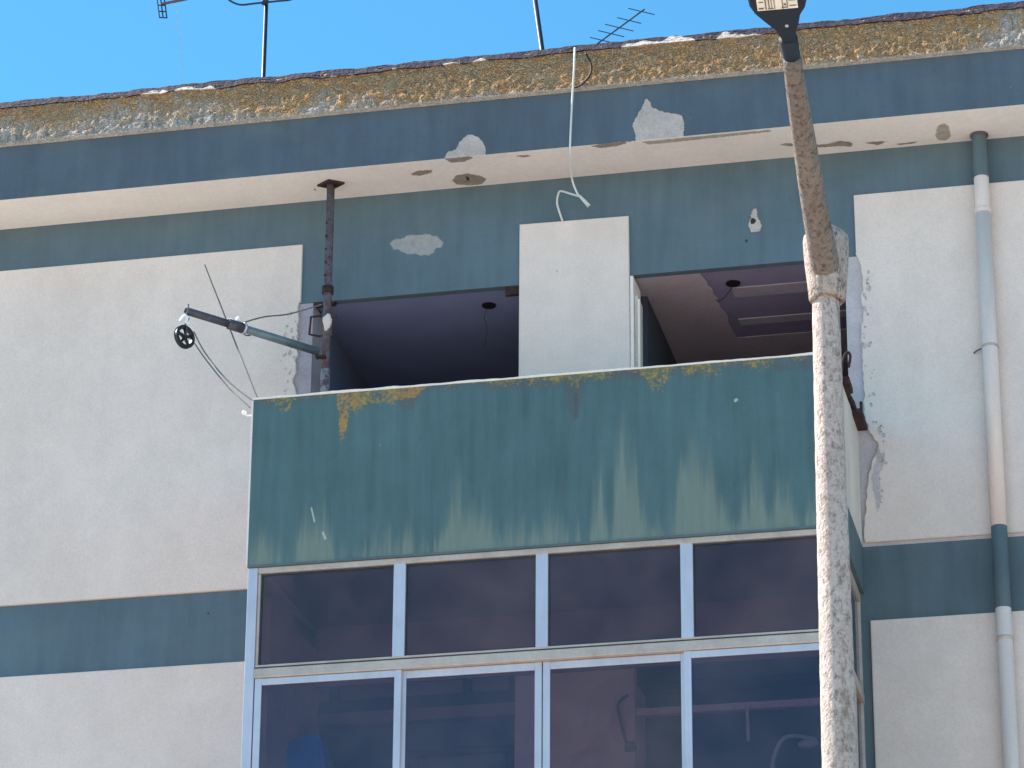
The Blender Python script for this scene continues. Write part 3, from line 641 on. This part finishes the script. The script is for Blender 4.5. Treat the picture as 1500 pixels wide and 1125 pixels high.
# right-hand return of the bay
fr = bmesh.new()
SX = BX1-.03
box(fr, SX-.05, SX, FY1+.05, -.002, 10.50, PB-.002, bev=.004)
box(fr, SX-.05, SX+.006, FY1+.05, -.002, 9.70, 9.78, bev=.005)
box(fr, SX-.05, SX, -.05, -.003, ZF0, 10.498, bev=.004)
for y in (-.98, -.50): box(fr, SX-.045, SX+.002, y-.02, y+.02, ZF0, 9.699, bev=.003)
box(fr, SX-.045, SX+.002, -.74, -.70, 9.785, 10.498, bev=.003)
obj('bay_side_frame', fr, 'alu_dull', bld)
obj('side_gasket', B(SX-.052, SX-.047, FY1+.06, -.06, 10.42, 10.5), 'gasket', bld)
for z0_, z1_ in ((ZF0+.01, 9.70), (9.78, 10.50)):
    sf = obj('side_window', B(SX-.03, SX-.018, FY1+.06, -.05, z0_, z0_+.03), 'gasket', bld)
    obj('pane', B(SX-.024, SX-.019, FY1+.055, -.052, z0_+.03, z1_), 'glass', sf)
obj('bay_left_return', B(BX0+.004, BX0+.06, FY1+.045, -.002, ZF0, PB-.002), 'alu', bld)

# ---------------------------------------------------------------- behind the bay glass
obj('room_ceiling', B(BX0+.12, BX1-.12, .5, 5, 10.40, 10.57), 'int_ceiling', bld)
obj('room_floor', B(BX0+.12, BX1-.12, -1.3, 5, 7.6, 7.75), 'int_dark', bld)
obj('room_wall', B(BX0+.061, BX0+.13, -1.3, 5, 7.76, 10.39), 'int_wall', bld)
obj('room_wall', B(BX1-.13, BX1-.1, .5, 5, 7.76, 10.39), 'int_wall', bld)
obj('pier', B(-5.515, -4.593, 0, .45, 7.76, 10.55), 'int_wall', bld)
obj('shutter_box', B(-7.08, -5.518, .06, .3, 9.908, 10.012), 'int_dark', bld)
obj('lintel', B(-7.08, -5.518, .04, .3, 9.809, 9.906), 'int_band', bld)
obj('upper_sheet', B(-7.08, -5.518, .09, .2, 10.014, 10.395), 'int_band', bld)
obj('inner_sheet', B(-7.08, -5.518, .12, .2, 7.76, 9.807), 'int_pane', bld)
obj('inner_mullion', B(-7.390, -7.236, .065, .089, 10.015, 10.39), 'int_dark', bld)
obj('inner_mullion', B(-6.996, -6.914, .065, .089, 10.015, 10.39), 'int_dark', bld)
obj('inner_mullion', B(-6.480, -6.399, .065, .089, 10.015, 10.39), 'int_dark', bld)
obj('inner_mullion', B(-5.936, -5.872, .065, .089, 10.015, 10.39), 'int_dark', bld)
obj('inner_mullion', B(-5.578, -5.520, .065, .089, 10.015, 10.39), 'int_dark', bld)
obj('inner_frame', B(-6.355, -5.536, .05, .11, 9.527, 9.577), 'int_dark', bld)
obj('inner_frame', B(-6.355, -6.275, .05, .11, 7.77, 9.525), 'int_dark', bld)
obj('inner_frame', B(-5.596, -5.536, .05, .11, 7.77, 9.525), 'int_dark', bld)
obj('curtain_rail', B(-4.590, -2.98, .02, .08, 9.733, 9.786), 'int_wall', bld)  # pale horizontal bar across the right half of the room
obj('upper_lintel', B(-4.590, -2.98, .1, .4, 10.016, 10.55), 'int_dark', bld)
obj('inner_wall', B(-4.590, -2.98, .45, .5, 7.76, 10.3), 'int_dark', bld)
obj('bay_lintel', B(-7.08, -2.98, -.03, -.001, 10.099, 10.58), 'int_ceiling', bld)
hk = thing('wall_hook', (-4.691, -0.03, 9.66), 'dark red bent rod bracket on the beige wall behind the third lower window pane', 'bracket')
obj('rod', T(catmull([(-4.637, -0.03, 9.882), (-4.695, -0.03, 9.843), (-4.716, -0.03, 9.791), (-4.691, -0.03, 9.66), (-4.655, -0.03, 9.509), (-4.635, -0.03, 9.454), (-4.594, -0.03, 9.452)], 5), .011, 8), 'redbrown', hk)
obj('box', B(-4.661, -4.578, -.07, -.002, 9.44, 9.484, bev=.008), 'redbrown', hk)
obj('clip', B(-4.651, -4.588, -.05, -.002, 9.504, 9.514), 'redbrown', hk)
gn = thing('gooseneck_lamp', (-3.542, -0.3, 8.882), 'pale gooseneck lamp curving over behind the rightmost lower window pane', 'lamp')  # reflected street lamp modelled as a tube inside the room
obj('stem', T(catmull([(-3.542, -0.3, 8.882), (-3.52, -0.3, 9.165), (-3.503, -0.3, 9.252), (-3.471, -0.3, 9.334), (-3.425, -0.3, 9.388), (-3.359, -0.3, 9.4), (-3.268, -0.3, 9.384), (-3.189, -0.3, 9.358)], 5), .016, 8), 'pale_tube', gn, True)
obj('stem', T([(-3.542, -.3, 7.76), (-3.542, -0.3, 8.882)], .016, 8), 'pale_tube', gn, True)
bm = bmesh.new(); bmesh.ops.create_uvsphere(bm, u_segments=20, v_segments=12, radius=1, matrix=Matrix.Translation((-3.250, -.3, 9.333)) @ Matrix.Diagonal((.08, .04, .035, 1))); obj('shade', bm, 'pale_tube', gn, True)
vr = obj('hanging_rod', T([(-3.742, -0.0, 9.749), (-3.737, -0.0, 9.473)], .014, 8), 'int_wall', base=(-3.742, -0.0, 9.749)); tag(vr, 'pale vertical rod hanging below the rail behind the rightmost lower window pane', 'rod')
tp = bmesh.new(); prism(tp, [(-7.229, 8.976), (-7.207, 9.247), (-7.148, 9.376), (-7.056, 9.455), (-6.941, 9.485), (-6.847, 9.5), (-6.813, 9.414), (-6.792, 9.239), (-6.769, 8.95)], -.45, -.75, .03); to = obj('blue_bag', tp, 'blue', base=(-7.207, -.6, 8.3)); tag(to, 'bright blue bag standing behind the leftmost lower window pane', 'bag')
# ---------------------------------------------------------------- downpipe
px_, py_ = -1.800, -.092
def ptube(z0_, z1_, r=.060):
    bm = bmesh.new(); lathe(bm, px_+.0125*(13-z0_)*0, py_, [(r, z0_), (r, z1_)], 28); return bm
dp = obj('downpipe', ptube(11.0, 13.62), 'pvc', bld, True)
LX = .006   # the pipe leans a touch
for nm, z0_, z1_, r, mt in (('pipe_section', 13.62, 13.905, .0585, 'pvc'), ('pipe_section', 13.905, 14.275, .0585, 'green_plain'), ('pipe_section', 10.352, 11.0, .0605, 'green_plain'),
                        ('pipe_section', .3, 10.352, .0595, 'pvc'), ('pipe_collar', 13.595, 13.635, .0655, 'pvc'), ('pipe_collar', 14.262, 14.280, .072, 'rust'), ('pipe_collar', 10.10, 10.128, .066, 'alu_dull'),
                        ('pipe_clamp', 12.455, 12.475, .066, 'alu_dull')):
    bm = bmesh.new(); lathe(bm, px_, py_, [(r-.002, z0_), (r, z0_+.004), (r, z1_-.004), (r-.002, z1_)], 28); obj(nm, bm, mt, dp, True)
obj('clamp_stem', T([(px_-.055, py_+.01, 12.465), (px_-.10, py_+.04, 12.462), (px_-.13, py_+.06, 12.45)], .006, 6), 'rust', dp)

# ---------------------------------------------------------------- rusty prop
rp = thing('rusty_prop', (-7.0, -.29, 10.75), 'rusted steel prop rising behind the parapet to the soffit, left of the opening', 'prop')
SH = obj('shaft', T([(-7.0, -.29, 10.745), (-7.0, -.29, 12.6), (-7.0, -.29, 14.27)], [.034, .034, .032], 16), 'rust', rp, True)
bm = bmesh.new(); vq = [bm.verts.new((-7.0+.115*math.cos(t), -.29+.08*math.sin(t), 14.262)) for t in (0, math.pi/2, math.pi, 3*math.pi/2)]; f = bm.faces.new(vq)
r_ = bmesh.ops.extrude_face_region(bm, geom=[f])
for v in r_['geom']:
    if isinstance(v, bmesh.types.BMVert): v.co.z = 14.2795
obj('head_plate', bm, 'rust_dark', rp)
bm = bmesh.new()
for i, z in enumerate(np.arange(13.45, 14.0, .115)): tube(bm, [(-7.014, -.310, z), (-7.0165, -.3235, z)], .011, 8)
join(SH, bm, 'rust_dark')
obj('collar', T([(-7.0, -.29, 13.30), (-7.0, -.29, 13.36)], .047, 14), 'rust_dark', rp, True)
obj('collar', T([(-7.0, -.29, 12.93), (-7.0, -.29, 13.12)], .044, 14), 'rust', rp, True)
bm = bmesh.new()
bmesh.ops.create_icosphere(bm, subdivisions=2, radius=.05)
for v in bm.verts: v.co = Vector((-6.985+v.co.x*.75*(1+.2*math.sin(v.co.z*70)), -.335+v.co.y*.5, 13.03+v.co.z*1.5+.01*math.sin(v.co.x*90)))
obj('rag', bm, 'cream', rp)
obj('handle', T([(-7.04, -.31, 13.10), (-7.12, -.33, 13.09), (-7.13, -.33, 12.94), (-7.04, -.31, 12.92)], .010, 8), 'rust_dark', rp)
obj('handle', T([(-6.99, -.32, 13.07), (-6.90, -.36, 13.06)], .008, 8), 'rust_dark', rp)
obj('sleeve', T([(-7.0, -.29, 11.9), (-7.0, -.29, 12.64)], .038, 16), 'rust_pale', rp, True)

# ---------------------------------------------------------------- hoist arm, pulley, ropes
E1 = Vector((-7.857, -1.262, 12.80)); E0 = Vector((-7.045, -.36, 12.77)); dv = (E0-E1); CLP = E1+dv*.40
ha = thing('wall_hoist', E0, 'grey steel tube hoist reaching out from the rusty prop above the balcony', 'hoist')
bm = bmesh.new(); hollow(bm, E1, CLP+dv*.02, .031, .006); obj('outer_tube', bm, 'steel_dark', ha, True)
bm = bmesh.new(); hollow(bm, CLP-dv*.05, E0, .033, .007); obj('inner_tube', bm, 'steel', ha, True)
bm = bmesh.new(); hollow(bm, CLP-dv*.09, CLP+dv*.02, .042, .008); obj('coupling', bm, 'steel_dark', ha, True)
bm = bmesh.new(); hollow(bm, CLP+dv*.025, CLP+dv*.04, .048, .008); obj('ring', bm, 'alu', ha, True)
bm = bmesh.new(); bmesh.ops.create_uvsphere(bm, u_segments=12, v_segments=8, radius=.024, matrix=Matrix.Translation(CLP+Vector((-.005, -.01, .062)))); obj('wing_nut', bm, 'whiteplastic', ha, True)
bm = bmesh.new(); bmesh.ops.create_uvsphere(bm, u_segments=12, v_segments=8, radius=.02, matrix=Matrix.Translation(CLP+Vector((-.07, -.02, .05))) @ Matrix.Scale(1.6, 4, (1, 0, 0))); obj('wing_nut', bm, 'whiteplastic', ha, True)
obj('eye_bolt', T([E1+Vector((.015, .015, .06)), E1+Vector((.015, .015, -.05))], .006, 8), 'steel_dark', ha)
obj('eye_bolt', T([CLP+Vector((.03, .02, -.04)), CLP+Vector((.045, .02, -.065)), CLP+Vector((.08, .04, -.06))], .006, 6), 'steel_dark', ha)
bm = bmesh.new(); box(bm, E0.x-.02, E0.x+.06, E0.y-.01, E0.y+.04, E0.z-.05, E0.z-.035); obj('bracket', bm, 'rust_dark', ha)
# pulley wheel
WC = E1+Vector((.0, 0, -.222)); ax = Vector((.85, -.53, 0)).normalized(); wu = Vector((ax.y, -ax.x, 0)).normalized(); wv = Vector((0, 0, 1))
WR = .094
pw = thing('pulley_wheel', WC, 'small black spoked pulley wheel hanging from the outer end of the hoist', 'pulley')
def ring(bm, c, r0, r1, t, seg=40):
    q = []
    for a, r in ((-t, r0), (-t, r1), (-t*.3, r1-.006), (t*.3, r1-.006), (t, r1), (t, r0)):
        q.append([bm.verts.new(c+ax*a+(wu*math.cos(x)+wv*math.sin(x))*r) for x in [2*math.pi*j/seg for j in range(seg)]])
    for i in range(len(q)):
        A, Bq = q[i], q[(i+1) % len(q)]
        for j in range(seg): bm.faces.new((A[j], A[(j+1) % seg], Bq[(j+1) % seg], Bq[j]))
bm = bmesh.new(); ring(bm, WC, .066, WR, .014); obj('rim', bm, 'black', pw)
bm = bmesh.new()
for j in range(5):
    t = 2*math.pi*j/5+.3; d = wu*math.cos(t)+wv*math.sin(t); e = ax.cross(d); p = [WC+d*.012-e*.014, WC+d*.070-e*.011, WC+d*.070+e*.011, WC+d*.012+e*.014]
    a = [bm.verts.new(v-ax*.006) for v in p]; b = [bm.verts.new(v+ax*.006) for v in p]
    bm.faces.new(a); bm.faces.new(b[::-1])
    for k in range(4): bm.faces.new((a[k], a[(k+1) % 4], b[(k+1) % 4], b[k]))
tube(bm, [WC-ax*.016, WC+ax*.016], .022, 20); obj('spokes', bm, 'black', pw)
obj('hanger', T([E1+Vector((.01, .0, -.03)), E1+Vector((.03, .0, -.07)), WC+wv*(WR+.012)+ax*.0, WC+wv*(WR-.01)+ax*.02, WC+ax*.022], .006, 8), 'steel_dark', pw)
obj('cord_knot', T(catmull([E1+Vector((-.04, 0, -.085)), E1+Vector((-.01, 0, -.045)), E1+Vector((.02, 0, -.06)), E1+Vector((.01, -.0, -.10)), E1+Vector((.04, 0, -.11))], 5), .012, 8), 'whiteplastic', pw, True)
rope_end = Vector((-7.225, -1.50, 11.82))
r1 = catmull([(-7.784, -1.26, 12.616), (-7.676, -1.3, 12.417), (-7.489, -1.38, 12.163), (-7.347, -1.44, 12.013), (-7.224, -1.5, 11.9)], 10)
tag(obj('hoist_rope', T(r1, .0055, 6), 'rope', base=r1[-1]), 'thin grey rope sagging from the pulley wheel to the top of the parapet corner', 'rope', 'ropes of the hoist')
r2 = catmull([(-7.774, -1.26, 12.517), (-7.65, -1.3, 12.335), (-7.453, -1.38, 12.075), (-7.328, -1.46, 11.936), (-7.231, -1.52, 11.831)], 10)
tag(obj('hoist_rope', T(r2, .0055, 6), 'rope', base=r2[-1]), 'thin grey rope running lower and straighter from the pulley wheel to the parapet side', 'rope', 'ropes of the hoist')
g = catmull([CLP+Vector((.02, .02, .045)), (-7.42, -.62, 12.99), (-7.28, -.40, 13.10), (-7.04, -.31, 13.20)], 8)
tag(obj('guy_wire', T(g, .006, 6), 'rope', base=g[-1]), 'slack grey wire curving from the clamp of the hoist to the rusty prop', 'wire')
wr = thing('whip_rod', (-7.249, -1.22, 11.984), 'long thin slanting rod rising from the parapet corner behind the hoist', 'rod')
obj('rod', T([(-7.249, -1.22, 11.984), (-8.032, -0.3, 13.645)], [.007, .0045], 8), 'rope', wr)
obj('foot', T([((-7.249, -1.22, 11.984)[0]-.004, (-7.249, -1.22, 11.984)[1], (-7.249, -1.22, 11.984)[2]-.02), ((-7.249, -1.22, 11.984)[0]+.04, (-7.249, -1.22, 11.984)[1], (-7.249, -1.22, 11.984)[2]-.02)], .014, 8), 'whiteplastic', wr)
ins = thing('cable_insulator', (-7.27, -1.47, 11.80), 'small white knob insulator at the left side of the parapet corner', 'insulator')
bm = bmesh.new(); bmesh.ops.create_uvsphere(bm, u_segments=12, v_segments=8, radius=.018, matrix=Matrix.Translation((-7.290, -1.47, 11.815))); obj('knob', bm, 'whiteplastic', ins, True)
obj('stem', T([(-7.290, -1.47, 11.81), (-7.27, -1.47, 11.79), (-7.20, -1.46, 11.79)], .007, 8), 'whiteplastic', ins)

# ---------------------------------------------------------------- cables on the facade
YC = -.605
def cab(name, pts, r, mat, label, sm=True): 
    p = catmull(pts, 8); return tag(obj(name, T(p, r, 8), mat, None, sm, base=p[0]), label, 'cable')
hc = thing('hanging_cable', (-4.83, -.62, 15.15), 'white cable hanging off the lichen roof edge to a kinked loop above the column', 'cable')
obj('run', T(catmull([(-4.923, -0.62, 15.115), (-4.921, -0.66, 14.909), (-4.95, -0.6, 14.639), (-4.968, -0.59, 14.252), (-4.981, -0.5, 14.177), (-5.011, -0.3, 14.115), (-4.98, -0.26, 14.011), (-4.953, -0.26, 13.972)], 8), .0085, 8), 'wirew', hc, True)
obj('loop', T(catmull([(-4.953, -0.26, 13.972), (-5.042, -0.2, 14.034), (-5.134, -0.13, 14.101), (-5.159, -0.12, 14.084), (-5.174, -0.1, 14.016), (-5.158, -0.07, 13.938), (-5.142, -0.036, 13.88)], 6), .0085, 8), 'wirew', hc, True)
obj('end', T([(-4.958, -0.26, 13.979), (-4.889, -0.22, 13.901)], [.011, .017], 8), 'wirew', hc, True)
cab('roof_cable', [(-4.835, -0.62, 15.056), (-4.789, -0.63, 14.941), (-4.8, -0.63, 14.851), (-4.866, -0.63, 14.773), (-4.925, -0.61, 14.765)], .009, 'wireb', 'black cable curling down the lichen beside the white cable at the roof edge')

# ---------------------------------------------------------------- aerials on the roof
def mast(t, x, y, z1, r=.019, lean=0): obj('mast', T([(x-lean*(z1-15), y, 14.99), (x, y, z1)], r, 10), 'antenna', t, True)
a1 = thing('loop_aerial', (-8.14, 1.6, 15.0), 'leftmost roof aerial, a straight mast with a wide flat loop and a slanting grid reflector', 'antenna')
AX, AY, AZ = (-8.184, 1.6, 17.105)
mast(a1, AX, AY, AZ+.01)
lp = [(AX-.36, AZ+.10), (AX-.34, AZ+.06), (AX-.24, AZ+.003), (AX-.12, AZ), (AX, AZ), (AX+.12, AZ), (AX+.24, AZ+.003), (AX+.34, AZ+.06), (AX+.36, AZ+.10), (AX+.34, AZ+.14), (AX+.24, AZ+.19), (AX, AZ+.195), (AX-.24, AZ+.19), (AX-.34, AZ+.14), (AX-.36, AZ+.10)]
obj('loop', T(catmull([(x, AY-.02, z) for x, z in lp], 4), .009, 8), 'antenna', a1, True)
obj('hub', T([(AX, AY-.045, AZ-.03), (AX, AY-.045, AZ+.022)], .032, 12), 'antenna', a1, True)
GX, GY, GZ = (-9.145, 1.6, 17.061)
obj('mast', T([(AX, AY, AZ+.012), (AX, AY, AZ+.60)], .016, 10), 'antenna', a1, True)
rf = bmesh.new()
for i in range(3):
    o_ = Vector((GX-.035+.035*i, GY, GZ+.006*(2-i))); tube(rf, [o_+Vector((-.07, .02, .40)), o_+Vector((.0, 0, 0))], .007, 6)
for j in range(7):
    b0 = Vector((GX-.035, GY, GZ+.013)) + Vector((-.07, .02, .40))*(j/6); tube(rf, [b0, b0+Vector((.075, 0, -.012))], .006, 6)
obj('reflector', rf, 'antenna', a1)
obj('boom', T([(GX-.03, GY+.01, GZ+.155), (GX+.22, GY, GZ+.175), (AX, AY, AZ+.45)], .013, 8), 'antenna_red', a1)
cab_pts = [(GX+.10, GY+.02, GZ+.16), (GX+.16, GY+.02, GZ-.2), (GX+.20, GY+.02, GZ-.6), (GX+.25, GY+.02, 15.0)]
obj('lead', T(catmull(cab_pts, 5), .003, 5), 'pale_tube', a1)
a3 = thing('leaning_mast_aerial', (-5.25, 1.6, 15.0), 'slightly leaning dark aerial mast on the middle of the roof, left of the small yagi', 'antenna')
obj('mast', T([(-5.485, 1.6, 14.99), (-5.738, 1.6, 16.943)], .022, 10), 'antenna', a3, True)
tx, ty, tz = [(-5.485, 1.6, 14.99), (-5.738, 1.6, 16.943)][1]

a4 = thing('yagi_aerial', (-5.4, 5.0, 15.0), 'small yagi aerial with short crossed rods on a slanting boom, seen over the roof edge', 'antenna')
P0, P1 = [Vector(p) for p in [(-5.785, 5.0, 18.284), (-5.375, 5.0, 18.572)]]
P1b = P1; dirb = (P1-P0)
obj('boom', T([P0-dirb*.25, P1+dirb*.04], .008, 8), 'antenna', a4)
for t, hl, dz in ((.0, .12, 0), (.22, .13, 0), (.42, .14, .05), (.66, .12, 0), (.96, .13, 0)):
    p = P0+dirb*t; obj('element', T([p+Vector((-hl, 0, hl*.38)), p+Vector((hl, 0, -hl*.38))], .0048, 6), 'antenna', a4)
obj('element', T([P0+dirb*.72+Vector((.09, 0, -.30)), P0+dirb*.72+Vector((.27, 0, -.37))], .006, 6), 'antenna', a4)
obj('mast', T([P0-dirb*.2, Vector((P0.x-.2, P0.y, 14.99))], .018, 8), 'antenna', a4)

# ---------------------------------------------------------------- street lamp
LXp, LYp = -2.19, -7.0
sl = thing('street_lamp', (LXp-.02, LYp, .134), 'tall mottled concrete street lamp with a dark flat head, in front of the balcony', 'street lamp')
bm = bmesh.new(); prof = []
for i in range(120):
    z = .134+(9.93-.134)*i/119; r = .0765+.0074*max(0, 9.8-z)
    prof.append((r*.96 if z > 9.8 else r, z))
lathe(bm, LXp-.0115*1, LYp, prof, 40)
for v in bm.verts:
    z = v.co.z; t = math.atan2(v.co.y-LYp, v.co.x-LXp); n = .0012*math.sin(z*31+3*t)+.001*math.sin(z*77+5*t+1)
    v.co.x += n*math.cos(t)-.0*z; v.co.y += n*math.sin(t)
# the pole is not perfectly round: a flattened face seen as a soft ridge
obj('pole', bm, 'concrete', sl, True)
bm = bmesh.new(); cx_ = -2.184
lathe(bm, cx_-.006, LYp, [(.070, 9.850), (.078, 9.812), (.097, 9.806), (.105, 9.826), (.112, 9.92), (.122, 10.02), (.128, 10.12), (.130, 10.18), (.124, 10.215), (.105, 10.235), (.05, 10.245)], 40)
for v in bm.verts: v.co.z += .008*math.sin(3*math.atan2(v.co.y-LYp, v.co.x-cx_))
obj('socket', bm, 'concrete_old', sl, True)
arm = catmull([(-2.188, -6.98, 9.93), (-2.19, -7.12, 10.02), (-2.19, -7.45, 10.17), (-2.175, -8.0, 10.37), (-2.155, -8.52, 10.53)], 6)
ra = [float(np.interp(i/(len(arm)-1), [0, .15, .35, .6, .85, 1], [.092, .084, .077, .070, .058, .047])) for i in range(len(arm))]
obj('arm', T(arm, ra, 28), 'concrete_dark', sl, True)
# head: built in its own frame: origin at neck foot, A forward along the head, X across
HO = Vector((-2.169, -8.5, 10.528)); HA = Vector((-0.02, -0.978, 0.2079)).normalized(); HX = Vector((1, 0, 0)); HX = (HX-HA*HX.dot(HA)).normalized(); HN = HX.cross(HA).normalized()
if HN.z < 0: HN = -HN
def hp(x, a, n): return HO+HX*x+HA*a+HN*n
outline = [(-0.0168, 0.1165), (-0.0128, 0.1831), (-0.0316, 0.2644), (-0.0742, 0.3327), (-0.1156, 0.406), (-0.1333, 0.4694), (-0.1325, 0.5348), (-0.1155, 0.6508), (-0.0805, 0.7679), (-0.0256, 0.8379), (0.1887, 0.811), (0.2112, 0.7329), (0.2055, 0.6111), (0.1703, 0.4822), (0.1486, 0.4151), (0.1145, 0.3608), (0.0969, 0.2977), (0.0703, 0.2246), (0.0543, 0.1716), (0.0505, 0.1049)]
def headsolid(out, n0, n1, inset, name, mat):
    bm = bmesh.new(); lay = []
    for n, sc in ((n0, inset), (n0+.012, 1.0), (n1-.02, 1.0), (n1, .86)):
        cxm = sum(p[0] for p in out)/len(out); cam_ = sum(p[1] for p in out)/len(out)
        lay.append([bm.verts.new(hp(cxm+(x-cxm)*sc, cam_+(a-cam_)*(sc*.5+.5), n)) for x, a in out])
    for i in range(3):
        for j in range(len(out)): k = (j+1) % len(out); bm.faces.new((lay[i][j], lay[i][k], lay[i+1][k], lay[i+1][j]))
    bm.faces.new(lay[0]); bm.faces.new(lay[-1][::-1]); return obj(name, bm, mat, sl)
lh = headsolid(outline, 0, .075, .93, 'lamp_head', 'lamp_paint')
obj('neck', T([hp(0.0124, -.10, .03), hp(0.0124, -.085, .03), hp(0.0124, .0, .03), hp(0.0124+.005, .16, .032)], [.030, .043, .046, .050], 20), 'lamp_paint', sl, True)
def headplate(q, n0, n1, name, mat):
    bm = bmesh.new(); a = [bm.verts.new(hp(x, y, n0)) for x, y in q]; b = [bm.verts.new(hp(x, y, n1)) for x, y in q]
    bm.faces.new(a); bm.faces.new(b[::-1])
    for k in range(len(q)): bm.faces.new((a[k], a[(k+1) % len(q)], b[(k+1) % len(q)], b[k]))
    return obj(name, bm, mat, lh)
(q0, q1, q2, q3) = [(-0.0941, 0.4462), (0.1163, 0.4371), (0.1338, 0.6504), (-0.0781, 0.6605)]
headplate([(-0.0941, 0.4462), (0.1163, 0.4371), (0.1338, 0.6504), (-0.0781, 0.6605)], -.006, .004, 'lens', 'led_board')
def ql(u, v):
    a = Vector(q0)*(1-u)+Vector(q1)*u; b = Vector(q3)*(1-u)+Vector(q2)*u; c = a*(1-v)+b*v; return (c.x, c.y)
for u0, u1, v0, v1 in ((.03, .16, .06, .11), (.20, .23, .03, .6), (.28, .31, .08, .6), (.26, .40, .04, .07), (.35, .37, .08, .6), (.42, .44, .03, .6), (.62, .64, .02, .6), (.60, .76, .05, .085), (.74, .76, .08, .6), (.66, .72, .14, .2), (.80, .97, .10, .13), (.80, .97, .3, .33), (.05, .16, .3, .33)):
    headplate([ql(u0, v0), ql(u1, v0), ql(u1, v1), ql(u0, v1)], -.009, -.0055, 'module', 'led_strip')
obj('screw', T([hp(0.0124+.022, .30, .004), hp(0.0124+.022, .30, -.004)], .010, 10), 'alu', lh)
